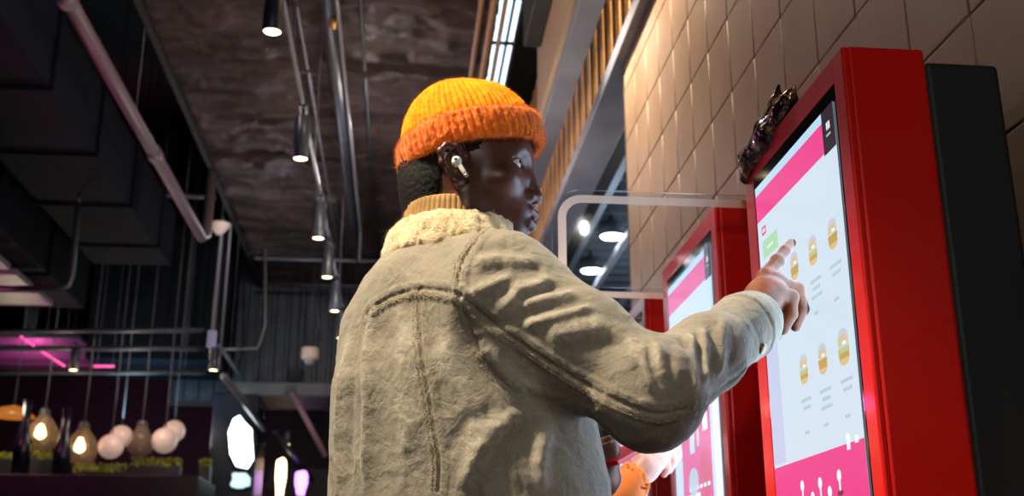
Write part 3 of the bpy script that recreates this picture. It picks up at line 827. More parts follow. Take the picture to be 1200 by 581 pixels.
# wireless earbud in the ear
EM = HEAD @ Matrix.Translation((-.001, -.091, -.006))
b = MB(); Rb = Matrix.Rotation(math.radians(200), 4, 'Y') @ Matrix.Rotation(math.radians(0), 4, 'X')
b.lathe([(0, .009), (.004, .0085), (.0068, .006), (.008, .001), (.0072, -.004), (.0045, -.007), (0, -.008)], seg=24, M=Matrix.Scale(.95, 4))
st = [(0.001, -.001, .0), (.006, -.003, -.007), (.0125, -.003, -.0165), (.0165, -.0025, -.022)]
b.tube(st, [.0042, .0038, .0034, .003], seg=14)
wh = Mat('white plastic', '#e8e4da', .3).m; dk = Mat('dark vent', '#22201e', .5).m
eb = b.build('wireless_earbud', wh, smooth=True); eb.matrix_basis = EM
tag(eb, 'white wireless earbud in the man\'s ear below the beanie', 'earbud')
b = MB(); b.tube([(.0150, -.0035, -.0205), (.0172, -.0035, -.0232)], .0031, seg=12)
v = b.build('stem_tip', Mat('stem grey', '#8d8a84', .35, .6).m, smooth=True); v.parent = eb
b = MB(); b.box(-.0022, .0022, -.0088, -.0078, .0005, .0035, .0004); v = b.build('vent', dk); v.parent = eb

# ------------------------------------------------------------------ the denim jacket
jk = SDF()
jk.cone(TP(-.095, .0, 1.385), TP(.125, -.01, 1.385), .082, .088, .05)
def trunk(Pn):
    z = Pn[:, 2]
    a = np.interp(z, [.9, 1.0, 1.15, 1.3, 1.4, 1.48, 1.55], [.212, .215, .216, .196, .160, .11, .06])
    bb = np.interp(z, [.9, 1.0, 1.15, 1.3, 1.4, 1.48, 1.55], [.165, .165, .162, .155, .125, .085, .06])
    cx = np.interp(z, [.9, 1.15, 1.3, 1.45], [.034, .034, .018, .0]); cy = np.interp(z, [.9, 1.3, 1.45], [.0, .0, 0])
    ox = Pn[:, 0]-TC.x-cx; oy = Pn[:, 1]-TC.y-cy
    r = ox*TR.x+oy*TR.y; f = ox*TF.x+oy*TF.y
    q = (np.abs(r/a)**2.35+np.abs(f/bb)**2.35)**(1/2.35)
    return np.maximum((q-1)*np.minimum(a, bb)*.9, np.maximum(z-1.53, .93-z))
jk.fn(trunk, .05)
jk.cone(TP(0, -.02, 1.42), TP(0, .005, 1.475), .098, .074, .04)
jk.chain([SH+Vector((-.01, .005, .0)), SH.lerp(EL, .5)+Vector((0, .0, -.004)), EL], [.084, .069, .061], .03, .05)
wd = (WR-EL).normalized()
jk.chain([EL, EL.lerp(WR, .5), WR-wd*.045, WR-wd*.005], [.060, .052, .0445, .043], .02, .03)
jk.ball(EL+Vector((-.003, -.01, -.008)), .055, .03)
ld_ = (LWR-LEL).normalized()
jk.chain([LSH, LEL, LWR-ld_*.06], [.078, .065, .048], .03, .05)
# hollow cuffs and neck opening
jk.cone(WR-wd*.03, WR+wd*.06, .0375, .039, .004, '-')
jk.cone(LWR-ld_*.09, LWR+ld_*.03, .042, .044, .004, '-')
jk.cone(TP(0, .015, 1.45), TP(0, .04, 1.65), .06, .085, .01, '-')
# open front: a slot down the chest
def slot(Pn):
    ox = Pn[:, 0]-TC.x; oy = Pn[:, 1]-TC.y; r = ox*TR.x+oy*TR.y; f = ox*TF.x+oy*TF.y
    return np.maximum(np.maximum(np.abs(r+.075)-.03, .085-f), Pn[:, 2]-1.42)
jk.fn(slot, .01, '-')
V, Q = jk.mesh((-.35, 1.2, .9), (.75, 2.0, 1.62), .0028, 20)
V = relax(V, Q, 2, .5)
N = normals(V, Q)
bvh = BVHTree.FromPolygons([tuple(p) for p in V], [tuple(map(int, q)) for q in Q])
CAMP = Vector((0, 0, CZ))
def onto(px, py, default=1.45):
    r = Vector(ray(px, py)).normalized()
    h = bvh.ray_cast(CAMP, r)
    return h[0] if h[0] is not None else None
def stroke(pts, n=5):
    o = [onto(*p) for p in pts]; o = [q for q in o if q is not None]
    return catmull(o, n) if len(o) > 1 else None
# folds: (points on the cloth, half width, height) ridges positive, valleys negative
K = []
K += [
 ([(562, 296), (580, 291), (600, 292)], .015, -.007), ([(552, 311), (578, 304), (607, 306), (634, 311)], .012, .0055),
 ([(600, 319), (640, 316)], .011, -.005), ([(546, 321), (575, 320), (596, 316)], .012, -.005), ([(549, 349), (569, 338), (598, 326)], .009, .006),
 ([(584, 366), (601, 352), (611, 341), (634, 335), (644, 323)], .010, .007), ([(605, 352), (628, 346), (663, 334)], .009, -.006),
 ([(607, 359), (637, 352), (677, 345)], .009, .006), ([(612, 368), (657, 362), (690, 356)], .010, -.006), ([(612, 382), (642, 375), (672, 366), (696, 361)], .008, .008),
 ([(556, 366), (580, 377), (600, 380)], .009, -.006), ([(640, 395), (680, 386), (716, 382)], .014, .006), ([(650, 410), (700, 402), (735, 402)], .010, -.004),
 ([(768, 402), (772, 425), (780, 450)], .007, .006), ([(752, 404), (756, 430), (768, 462)], .008, .005), ([(738, 418), (748, 446), (764, 470)], .009, -.005), ([(760, 402), (764, 430), (775, 458)], .005, -.006),
 ([(786, 400), (786, 430), (790, 455)], .006, -.005), ([(799, 398), (802, 456)], .007, -.008), ([(809, 392), (811, 458)], .006, .008), ([(823, 385), (825, 450)], .006, .006), ([(816, 388), (818, 450)], .005, -.006),
 ([(846, 372), (839, 442)], .007, .007), ([(833, 380), (831, 446)], .006, -.006), ([(858, 380), (853, 432)], .006, -.006), ([(740, 396), (744, 432)], .007, .005),
 ([(439, 358), (433, 400), (431, 462), (429, 575)], .010, .009), ([(452, 372), (450, 430), (448, 500), (447, 575)], .016, -.005), ([(409, 400), (400, 450), (397, 520), (399, 575)], .009, .007),
 ([(420, 385), (413, 440), (411, 510), (412, 575)], .010, -.007), ([(470, 365), (474, 420), (480, 480), (478, 560)], .018, .005), ([(462, 470), (484, 500), (470, 530)], .014, .003),
 ([(540, 362), (560, 420), (598, 462)], .013, -.008), ([(520, 375), (528, 430), (556, 490), (560, 560)], .015, .007), ([(598, 486), (570, 520), (540, 575)], .012, .008), ([(612, 500), (590, 540), (578, 580)], .012, -.008),
 ([(585, 478), (545, 500), (520, 540)], .010, -.006), ([(640, 500), (632, 540), (634, 580)], .012, .008), ([(625, 490), (618, 540)], .010, -.006), ([(470, 315), (500, 300), (530, 300)], .014, -.003),
 ([(655, 440), (700, 470), (745, 495)], .012, .003), ([(560, 400), (600, 440), (640, 462)], .010, .005), ([(590, 400), (640, 440)], .012, -.005), ([(384, 440), (380, 500), (384, 560)], .008, -.004),
 ([(500, 270), (520, 300), (524, 330)], .012, -.003), ([(876, 372), (888, 392), (890, 410)], .006, -.003),
]
D = np.zeros(len(V))
vis = (V[:, 1] < 1.9)
for pts, w, a in K:
    L = stroke(pts)
    if L is None: continue
    c = np.array([list(q) for q in L]); lo = c.min(0)-3*w; hi = c.max(0)+3*w
    m = np.nonzero(((V > lo) & (V < hi)).all(1))[0]
    if not len(m): continue
    d, t = poly_dist(V[m], L)
    D[m] += (a if a > 0 else a*.6)*np.exp(-(d/w)**2)*np.clip(np.minimum(t, 1-t)*5+.15, 0, 1)
D += .0012*vnoise(V, 16, 3)+.0006*vnoise(V, 55, 5)
cr = (1-np.abs(vnoise(V, 19, 11)))**4*.0009-(1-np.abs(vnoise(V+.3, 26, 12)))**5*.0008+(1-np.abs(vnoise(V+.1, 48, 13)))**5*.0008
D += cr
WEAR = np.clip(D/.006, -1, 1)
V = V+N*D[:, None]
V = relax(V, Q, 1, .4)
N = normals(V, Q)
bvh = BVHTree.FromPolygons([tuple(p) for p in V], [tuple(map(int, q)) for q in Q])
# seams: a groove in the cloth, a raised welt beside it and rows of stitches
SEAMS = [
    ([(430, 368), (450, 352), (472, 343), (492, 339), (515, 340), (541, 346)], 'yoke'),
    ([(570, 271), (556, 286), (545, 302), (538, 322), (538, 345), (546, 372), (560, 405), (580, 438), (604, 462)], 'armhole'),
    ([(491, 341), (492, 375), (495, 415), (502, 455), (508, 495), (515, 535), (514, 575)], 'panel'),
    ([(541, 346), (570, 372), (605, 398), (645, 425), (690, 452), (735, 474), (770, 485), (800, 480), (830, 465), (856, 446), (872, 432)], 'sleeve'),
    ([(387, 420), (383, 455), (385, 500), (389, 540), (393, 575)], 'side'),
    ([(604, 490), (603, 530), (612, 575)], 'under'),
]
SL = []
D = np.zeros(len(V)); tn = np.zeros(len(V))
for pts, nm in SEAMS:
    L = stroke(pts, 6)
    if L is None: continue
    SL.append((nm, L)); d, t = poly_dist(V, L)
    D += -.0019*np.exp(-(d/.0022)**2)+.0016*np.clip((.0150-d)/.003, 0, 1)*np.clip((d-.001)/.003, 0, 1)*(1+.35*vnoise(V, 190, 8))
    tn = np.maximum(tn, np.exp(-((d-.008)/.006)**2)*.7+.5*np.exp(-(d/.0025)**2))
# the cuff band
cz = (V-np.array(WR))@np.array(wd); cr = np.linalg.norm((V-np.array(WR))-cz[:, None]*np.array(wd), axis=1)
cm = (cr < .08)
D += cm*(-.002*np.exp(-((cz+.045)/.0025)**2)+.0018*np.clip((cz+.046)/.004, 0, 1))
V = V+N*D[:, None]
me = np_mesh('jacket', V, Q)
ca = me.color_attributes.new('tint', 'FLOAT_COLOR', 'POINT')
tint = np.zeros((len(V), 4), np.float32); tint[:, 3] = 1
tint[:, 0] = np.clip(tn*(.6+.5*vnoise(V, 200, 4)), 0, 1)
tint[:, 1] = np.clip(.5+.5*WEAR, 0, 1); tint[:, 2] = np.clip(cm*(cz > -.043), 0, 1)
ca.data.foreach_set('color', tint.ravel())
dn = Mat('faded denim', '#8a8068', .85, spec=.2)
at = dn.node('ShaderNodeAttribute', attribute_name='tint'); sep = dn.node('ShaderNodeSeparateColor'); dn.L(at.outputs['Color'], sep.inputs[0])
big = dn.noise(7, 5, .6, dist=.6); mid = dn.noise(45, 6, .7); fin = dn.noise(700, 3, .6)
c = dn.ramp(big, [(.3, '#736e64'), (.5, '#898378'), (.7, '#9d968a')])
c = dn.mixc(dn.math('MULTIPLY', mid, .5), c, '#a8a191')
c = dn.mixc(.5, c, dn.ramp(fin, [(.3, '#524d47'), (.7, '#b4ac9c')]), 'OVERLAY')
c = dn.mixc(dn.math('MULTIPLY', sep.outputs[0], .6), c, dn.ramp(dn.noise(260, 3, .6), [(.4, '#3d3730'), (.6, '#8e836b')]))
c = dn.mixc(dn.math('MULTIPLY', dn.ramp(sep.outputs[1], [(.5, '#000000'), (.85, '#ffffff')]), dn.ramp(dn.noise(120, 5, .7), [(.35, '#222222'), (.65, '#999999')])), c, '#cfc7b4')
c = dn.mixc(dn.math('MULTIPLY', dn.ramp(dn.noise(28, 6, .75, dist=1), [(.52, '#000000'), (.72, '#ffffff')]), .5), c, '#57534c')
dn.color(c)
wv = dn.node('ShaderNodeTexWave', wave_type='BANDS', bands_direction='DIAGONAL'); wv.inputs['Scale'].default_value = 420; wv.inputs['Distortion'].default_value = 2
dn.L(dn.coord(), wv.inputs['Vector'])
cr1 = dn.math('ABSOLUTE', dn.math('SUBTRACT', dn.noise(30, 3, .5, dist=.8), .5)); cr2 = dn.math('ABSOLUTE', dn.math('SUBTRACT', dn.noise(75, 3, .6, dist=.6), .5))
dn.bump(fin, .4, .0014).bump(mid, .4, .003).bump(cr1, .28, .014).bump(cr2, .22, .006).bump(wv.outputs['Fac'], .12, .0006)
dn.b.inputs['Sheen Weight'].default_value = .15
jacket = kid(link('jacket', me, dn.m, smooth=True), man)
th = Mat('stitching thread', '#a08a60', .8).m; dsm = Mat('seam shadow thread', '#4b4335', .8).m
bvh = BVHTree.FromPolygons([tuple(p) for p in V], [tuple(map(int, q)) for q in Q])
def surf(p, off=.0):
    l, n, i, d = bvh.find_nearest(p); return l+n*off, n
for nm, L in SL:
    b = MB()
    # resample
    acc = 0; out = [L[0]]
    for i in range(1, len(L)):
        seg = (L[i]-L[i-1]).length; n = max(1, int(seg/.0035))
        for k in range(1, n+1): out.append(L[i-1].lerp(L[i], k/n))
    for off in (.0045, .0105):
        for i in range(0, len(out)-1, 1):
            t = out[i+1]-out[i]
            if t.length < 1e-6: continue
            _, n0 = surf(out[i]); sd = t.normalized().cross(n0)
            a, na = surf(out[i]+sd*off, .0002); c2_, nb = surf(out[i].lerp(out[i+1], .62)+sd*off, .0002)
            b.tube([a-na*.0004, a.lerp(c2_, .3)+na*.0005, a.lerp(c2_, .7)+na*.0005, c2_-nb*.0004], .00045, seg=4, cap=False)
    s_ = b.build('seam', th, smooth=True); s_.parent = jacket; s_.matrix_parent_inverse = world_of(jacket).inverted()
# cuff button and the sherpa collar
cb = onto(893, 408)
if cb is not None:
    p, n = surf(cb, .001)
    b = MB(); b.lathe([(0, .003), (.005, .0028), (.0075, .0018), (.0082, 0), (.0082, -.001)], seg=20, M=n.to_track_quat('Z', 'Y').to_matrix().to_4x4())
    q = b.build('button', Mat('copper button', '#6b5138', .3, .9).m, smooth=True); q.matrix_basis = Matrix.Translation(p)
    q.parent = jacket; q.matrix_parent_inverse = world_of(jacket).inverted()
def collar(name, mat, c, rx, ry, prof, tilt, amp, nr, nf, parent, rz=TA, sub=3):
    pr2 = []
    for k in range(len(prof)):
        a = prof[k]; b = prof[(k+1) % len(prof)]
        for q in range(sub): pr2.append((a[0]+(b[0]-a[0])*q/sub, a[1]+(b[1]-a[1])*q/sub))
    V, Q = ring_band(pr2, 60, [amp[0]]*len(pr2), rx, ry)
    M = Matrix.Translation(c) @ tilt @ Matrix.Rotation(rz, 4, 'Z')
    V = xf(V, M); N = normals(V, Q)
    V = V+N*(vnoise(V, nr, 3)*amp[1]+vnoise(V, nr*.4, 9)*amp[1]*1.2)[:, None]; N = normals(V, Q)
    G = (V, Q)
    if nf: G = join(G, fibres(V, N, nf, .006, .00018, RNG, .9))
    o = link(name, np_mesh(name, *G), mat, smooth=True); o.parent = parent; o.matrix_parent_inverse = world_of(parent).inverted(); return o
sh = Mat('cream sherpa fleece', '#e6cf9c', .95, spec=.1)
sh.color(sh.ramp(sh.noise(90, 5, .7), [(.3, '#bfa67a'), (.5, '#dcc69c'), (.75, '#ecdcb8')])); sh.bump(sh.noise(260, 4, .7), .8, .004)
sh.b.inputs['Sheen Weight'].default_value = .4
CC = TP(.0, .0, 1.515)
collar('sherpa_collar', sh.m, CC+Vector((.010,-.002,.0)), .073, .075, [(.004, .024), (.012, .026), (.021, .016), (.029, -.004), (.033, -.022), (.030, -.033), (.019, -.030), (.006, -.006), (-.004, .008), (-.002, .018)],
       Matrix.Rotation(math.radians(3), 4, TR), (0, .0022), 150, 26000, jacket)
kc = Mat('tan ribbed collar', '#a8814f', .85, spec=.2); kc.bump(kc.noise(300, 3, .6), .3, .001)
kc.color(kc.ramp(kc.noise(30, 4, .6), [(.3, '#85663c'), (.7, '#a58253')]))
ic = collar('shirt_collar', kc.m, CC+Vector((.010, 0, .030)), .067, .068, [(.0, .022), (.003, .0235), (.006, .021), (.010, .0), (.014, -.03), (.012, -.05), (.004, -.05), (-.001, -.01)],
       Matrix.Rotation(math.radians(0), 4, TR), (.0016, .0004), 120, 0, man)
# shirt front and trousers, shoes
jean = Mat('dark trousers', '#1c2230', .85); jean.bump(jean.noise(60, 5, .6), .3, .004)
leather = Mat('white leather', '#b9b4a8', .5)
def lower(root, TPf, shoe_mat, mat, shirt_mat, z0=.93):
    s_ = SDF()
    s_.cone(TPf(-.05, 0, z0), TPf(.05, 0, z0), .135, .135, .04)
    for q in (-1, 1): s_.chain([TPf(.1*q, 0, .86), TPf(.115*q, .02, .5), TPf(.12*q, -.01, .1)], [.105, .082, .07], .03, .05)
    V, Q = s_.mesh(TPf(0, 0, -.02)-Vector((.5, .5, 0)), TPf(0, 0, 1.12)+Vector((.5, .5, 0)), .01, 14)
    V = relax(V, Q, 1, .5); V = V+normals(V, Q)*(.004*vnoise(V, 14, 2))[:, None]
    kid(link('trousers', np_mesh('trousers', V, Q), mat, smooth=True), root)
    for q in (-1, 1):
        a = SDF(); a.cone(TPf(.12*q, -.04, .05), TPf(.138*q, .17, .042), .047, .042, .02); a.cone(TPf(.12*q, -.03, .09), TPf(.125*q, .02, .09), .045, .04, .03)
        a.fn(lambda P_: P_[:, 2]-.002, .002, '-')
        V, Q = a.mesh(TPf(0, 0, -.04)-Vector((.4, .4, 0)), TPf(0, 0, .2)+Vector((.4, .4, 0)), .007, 14)
        kid(link('shoe', np_mesh('shoe', V, Q), shoe_mat, smooth=True), root)
lower(man, TP, leather.m, jean.m, None)
sh_ = SDF(); sh_.cone(TP(0, .02, 1.0), TP(0, .02, 1.36), .125, .112, .03); sh_.cone(TP(0, .03, 1.36), TP(0, .02, 1.46), .1, .075, .03)
Vs, Qs = sh_.mesh(TP(0, 0, .85)-Vector((.3, .3, 0)), TP(0, 0, 1.6)+Vector((.3, .3, 0)), .01, 12)
navy = Mat('navy shirt', '#1b2740', .85); kid(link('shirt', np_mesh('shirt', Vs, Qs), navy.m, smooth=True), man)
# red tray card in the left hand
b = MB()
a = Vector(AT(706, 545, 1.765)); c = Vector(AT(747, 522, 1.80)); t = (c-a).normalized(); u = Vector((0, 0, 1)); u = (u-t*u.dot(t)).normalized(); w = t.cross(u)
bb = bmesh.new(); bmesh.ops.create_cube(bb, size=1)
for v in bb.verts: v.co = Vector((v.co.x*(c-a).length, v.co.y*.075, v.co.z*.0085))
bmesh.ops.bevel(bb, geom=bb.edges[:], offset=.003, segments=3, profile=.5, affect='EDGES')
Mx = Matrix.Translation((a+c)/2) @ Matrix((t, w, u)).transposed().to_4x4()
b.merge(bb, Mx)
tag(b.build('mobile_phone', Mat('red glossy case', '#c3101c', .3).m, smooth=False), 'slim red phone held low in the man\'s left hand in front of him', 'phone')
# ================================================================== the person behind, at the second kiosk
T2 = Vector((.015, 2.36, 0)); A2 = math.radians(22)
F2 = Vector((math.cos(A2), math.sin(A2), 0)); R2 = Vector((math.sin(A2), -math.cos(A2), 0))
def TQ(r, f, z): return T2 + R2*r + F2*f + Vector((0, 0, z))
H2 = Matrix.Translation(TQ(0, .05, 1.495)) @ Matrix.Rotation(A2-.2, 4, 'Z') @ Matrix.Rotation(.12, 4, 'Y') @ Matrix.Scale(.98, 4)
WP = AT(750, 553, 2.25)
SH2 = TQ(.15, .02, 1.24); EL2 = TQ(.24, .13, 1.03); 
LS2 = TQ(-.15, .02, 1.24); LE2 = TQ(-.21, .08, 1.0); LW2 = TQ(-.12, .25, .95)
s = SDF(); add_head(s, H2)
for y in (-1, 1): add_ear(s, H2, y)
s.chain([H2@Vector((-.028, 0, -.03)), TQ(0, 0, 1.3)], [.054, .062], .02, .03)
s.cone(TQ(-.09, 0, 1.23), TQ(.09, 0, 1.23), .045, .045, .04); s.cone(TQ(0, 0, 1.22), TQ(0, 0, .9), .08, .09, .04)
s.chain([SH2, EL2, WP], [.045, .036, .026], .02, .03); s.chain([LS2, LE2, LW2], [.045, .036, .026], .02, .03)
for q in (-1, 1):
    s.chain([TQ(.09*q, 0, .85), TQ(.1*q, .02, .46), TQ(.11*q, -.01, .1)], [.08, .05, .038], .03, .05); s.cone(TQ(.11*q, -.02, .045), TQ(.12*q, .14, .035), .034, .03, .03)
def P2(px, py, Y): return AT(px, py, Y)
# hand at the screen: palm, index finger forward, others bent
mcs = [P2(774, 519, 2.32), P2(777, 526, 2.30), P2(776, 533, 2.285), P2(773, 540, 2.275)]
for m_, r_ in zip(mcs, (.013, .0135, .013, .012)): s.cone(WP.lerp(m_, .25), m_, .024, r_+.0015, .014)
s.chain([mcs[0], P2(786, 514, 2.345), P2(795, 511.5, 2.365), P2(805, 509, 2.385)], [.012, .0105, .009, .0075], .004, .008)
s.chain([mcs[1], P2(790, 520, 2.32), P2(794, 532, 2.325), P2(790, 542, 2.32)], [.0125, .011, .0095, .008], .003, .006)
s.chain([mcs[2], P2(787, 529, 2.295), P2(789, 541, 2.30), P2(784, 551, 2.30)], [.012, .0105, .009, .0078], .003, .006)
s.chain([mcs[3], P2(781, 540, 2.28), P2(782, 549, 2.285), P2(778, 556, 2.29)], [.011, .009, .008, .007], .003, .006)
s.chain([P2(762, 535, 2.30), P2(770, 522, 2.335), P2(779, 515, 2.35)], [.015, .011, .009], .003, .012)
for y in (-1, 1):
    s.chain([LW2, LW2+F2*.05+Vector((0, 0, -.04))], [.024, .022], .01, .015)
for k in range(4):
    a = LW2+F2*(.055+.004*k)+R2*(-.024+.016*k)+Vector((0, 0, -.05)); s.chain([a, a+Vector((0, 0, -.035))+F2*.01, a+Vector((0, 0, -.06))-F2*.004], [.011, .0095, .008], .003, .008)
s.chain([LW2+F2*.03+R2*.03+Vector((0, 0, -.03)), LW2+F2*.07+R2*.05+Vector((0, 0, -.06))], [.013, .009], .003, .01)
V, Q = s.mesh((-.5, 1.9, 0), (.8, 2.8, 1.75), .0032, 18); V = relax(V, Q, 1, .4)
sk2 = Mat('fair skin', '#d49a84', .45); sk2.color(sk2.ramp(sk2.noise(30, 4, .6), [(.3, '#c98a74'), (.7, '#e0ab96')])); sk2.b.inputs['Subsurface Weight'].default_value = .12; sk2.b.inputs['Subsurface Scale'].default_value = .008
man2 = empty('person', TQ(0, 0, 0), 'person in orange jacket mostly hidden behind the beanie man, hand at second kiosk', 'person')
kid(link('body', np_mesh('body', V, Q), sk2.m, smooth=True), man2)
j = SDF()
def tr2(Pn):
    z = Pn[:, 2]; a = np.interp(z, [.8, 1.1, 1.24, 1.34], [.21, .215, .19, .08]); bb = np.interp(z, [.8, 1.1, 1.24, 1.34], [.155, .155, .13, .07])
    ox = Pn[:, 0]-T2.x; oy = Pn[:, 1]-T2.y; r = ox*R2.x+oy*R2.y; f = ox*F2.x+oy*F2.y
    return np.maximum(((np.abs(r/a)**2.4+np.abs(f/bb)**2.4)**(1/2.4)-1)*np.minimum(a, bb)*.9, np.maximum(z-1.34, .8-z))
j.fn(tr2, .04); j.cone(TQ(-.12, 0, 1.24), TQ(.12, 0, 1.24), .08, .08, .04); j.cone(TQ(0, 0, 1.27), TQ(0, .01, 1.345), .075, .066, .03)
w2 = (WP-EL2).normalized()
j.chain([SH2, EL2, WP-w2*.022], [.08, .060, .037], .02, .03); j.chain([LS2, LE2, LW2-(LW2-LE2).normalized()*.02], [.08, .064, .045], .02, .03)
j.cone(WP-w2*.03, WP+w2*.05, .030, .032, .004, '-'); j.cone(TQ(0, .01, 1.3), TQ(0, .02, 1.45), .056, .07, .01, '-')
V, Q = j.mesh((-.5, 1.9, .75), (.8, 2.8, 1.45), .006, 16); V = relax(V, Q, 1, .5)
V = V+normals(V, Q)*(.004*vnoise(V, 20, 3)+.003*(1-np.abs(vnoise(V, 12, 4)))**3)[:, None]
oj = Mat('orange jacket cloth', '#e8720c', .7); oj.bump(oj.noise(200, 3, .6), .2, .001)
kid(link('jacket', np_mesh('jacket', V, Q), oj.m, smooth=True), man2)
h2 = SDF(); h2.frame(H2); h2.ell((-.008, 0, .052), (.108, .087, .094), .01); h2.ell((-.045, 0, -.02), (.058, .07, .06), .03); h2.frame(None)
h2i = np.array(H2.inverted())[:3]
def cut2(Pn):
    q = Pn@h2i[:, :3].T+h2i[:, 3]; return q[:, 2]-np.interp(q[:, 0], [-.12, -.05, -.02, -.01, .02, .04, .07], [-.05, -.07, -.05, .03, .02, .05, .085])
h2.fn(cut2, .004, '-')
V, Q = h2.mesh(TQ(0, 0, 1.35)-Vector((.2, .2, 0)), TQ(0, 0, 1.75)+Vector((.25, .2, 0)), .004, 16)
V = V+normals(V, Q)*(.003*vnoise(V, 90, 3))[:, None]
hb = Mat('brown hair', '#2d1c12', .7); kid(link('hair', np_mesh('hair', V, Q), hb.m, smooth=True), man2)
lower(man2, TQ, leather.m, jean.m, None, .82)
# ================================================================== BACKGROUND: industrial ceiling, pipes, lights, bar
teal = Mat('dark corrugated cladding', '#0f1c26', .5); teal.color(teal.ramp(teal.noise(6, 5, .6), [(.3, '#0b1a26'), (.7, '#1b3448')]))
bw = MB()
pr = []; x = -2.55
while x < .9:
    pr += [(x, 12.5), (x+.05, 12.5), (x+.06, 12.47), (x+.10, 12.47), (x+.11, 12.5)]; x += .16
for a, b2 in zip(pr, pr[1:]): bw.quad((a[0], a[1], 3.1), (b2[0], b2[1], 3.1), (b2[0], b2[1], 5.0), (a[0], a[1], 5.0))
struct(bw.build('wall_back', teal.m))
struct(MB().box(-2.6, .95, 12.55, 12.7, 3.05, 6.4).build('wall_back_upper', dark.m))
struct(MB().box(-7, 6, 16.3, 16.5, 0, 6.4).build('wall_far', dark.m))
struct(MB().box(-7.1, -7, -2.5, 16.5, 0, 6.5).build('wall_left', dark.m))
struct(MB().box(-7, 6, -2.6, -2.5, 0, 6.5).build('wall_behind', Mat('warm grey plaster', '#6a625c', .8).m))
# lower soffit with a pale lit edge
gsf = Mat('grey soffit', '#4d555c', .6); gsf.bump(gsf.noise(30, 4, .6), .3, .01)
c = AZ(285, 440, 3.15)
tag(MB().box(-1.75, -.2, 11.6, 12.45, 3.02, 3.16, .01).build('soffit_panel', gsf.m), 'pale grey flat soffit panel low under the back wall', 'panel')
# big ducts on the left
duct = Mat('dark sheet metal duct', '#151d26', .85, spec=.12, Metallic=.0); duct.color(duct.ramp(duct.noise(8, 6, .65), [(.3, '#04080c'), (.6, '#09111a'), (.8, '#11161a')])); duct.bump(duct.noise(12, 5, .7), .5, .02)
def ductrun(x0, x1, y0, y1, z0, z1, label, step=1.0):
    t = empty('air_duct', ((x0+x1)/2, (y0+y1)/2, z0), label, 'duct', 'sheet metal ducts on the left')
    def own(o): o.parent = t; o.matrix_parent_inverse = Matrix.Translation(-t.location); return o
    own(MB().box(x0, x1, y0, y1, z0, z1, .012).build('duct_body', duct.m))
    y = y0+step/2
    while y < y1:
        own(MB().box(x0-.025, x1+.025, y, y+.035, z0-.025, z1+.025, .004).build('flange', duct.m)); y += step
ductrun(-2.75, -2.08, 3.5, 9.6, 3.8, 4.3, 'wide dark duct running back at upper left')
ductrun(-4.0, -2.95, 4.5, 10.2, 3.55, 4.25, 'dark duct at the left edge, pink light under it', 1.3)
ductrun(-3.2, -1.9, 11.25, 12.3, 3.3, 4.75, 'dark boxy duct drop in front of the back wall', .6)
# pipes
pm = Mat('greyish mauve painted pipe', '#54484f', .45, spec=.4); pm2 = Mat('dark conduit', '#2f343c', .4, spec=.6); pm3 = Mat('pale galvanised conduit', '#6d7078', .4, .4)
def pipe(name, pts, r, m, label, cat='pipe', group=None, seg=12):
    o = MB().tube(pts, r, seg).build(name, m.m if hasattr(m, 'm') else m, smooth=True); return tag(o, label, cat, group)
t = empty('sprinkler_pipe', (-1.7, 6, 3.8), 'thick mauve pipe running back diagonally at upper left', 'pipe')
for nm, mb in (('pipe_run', MB().tube([(-1.71, 3.5, 3.8), (-1.68, 8.75, 3.8), (-1.66, 8.82, 3.84), (-1.66, 8.84, 4.4)], .042, 14)), ('coupling', MB().tube([(-1.705, 4.9, 3.8), (-1.704, 5.02, 3.8)], .052, 14)), ('coupling', MB().tube([(-1.69, 6.9, 3.8), (-1.69, 7.02, 3.8)], .052, 14))):
    o = mb.build(nm, pm.m, smooth=True); o.parent = t; o.matrix_parent_inverse = Matrix.Translation(-t.location)
a = AZ(411, 285, 4.25); pipe('ceiling_pipe', [(-.46, 3.6, 4.3), (-.46, 9.9, 4.3), (-.46, 9.95, 4.27), (-.46, 9.97, 4.0)], .013, pm3, 'pale ceiling pipe running back left of the beanie')
pipe('ceiling_pipe', [(-.52, 3.6, 4.36), (-.52, 11, 4.36)], .045, pm2, 'thick dark pipe right beside the pale ceiling pipe')
pipe('conduit', [(-.335, 3.6, 4.42), (-.335, 11.6, 4.42)], .012, pm2, 'thin dark conduit on the insulation, right of the pale pipe')
pipe('conduit', [(-.72, 3.6, 4.42), (-.72, 12.2, 4.42)], .010, pm3, 'thin pale wire line left of the pale pipe', 'conduit')
pipe('cross_pipe', [(-3.6, 4.25, 3.45), (-1.45, 4.25, 3.45)], .018, pm2, 'thin pipe crossing at the far upper left')
pipe('cross_pipe', [(-4.2, 9.3, 4.35), (-1.7, 9.3, 4.35)], .022, pm2, 'pipe crossing level with the mauve pipe end')
pipe('cross_pipe', [(-1.6, 11.2, 4.38), (.3, 11.2, 4.38)], .022, pm3, 'pale cross pipe below the far ceiling')
pipe('cross_pipe', [(-1.6, 11.9, 4.3), (.3, 11.9, 4.3)], .018, pm2, 'lower dark cross pipe at the far ceiling')
# U-shaped hanger at left
a = AT(92, 238, 7.8); b2 = AT(84, 325, 7.8); c2 = AT(72, 338, 7.8); d2 = AT(0, 338, 7.8)
pipe('bent_pipe', [a, b2, AT(80, 334, 7.8), c2, d2], .022, pm2, 'bent black pipe hooking under the left duct')
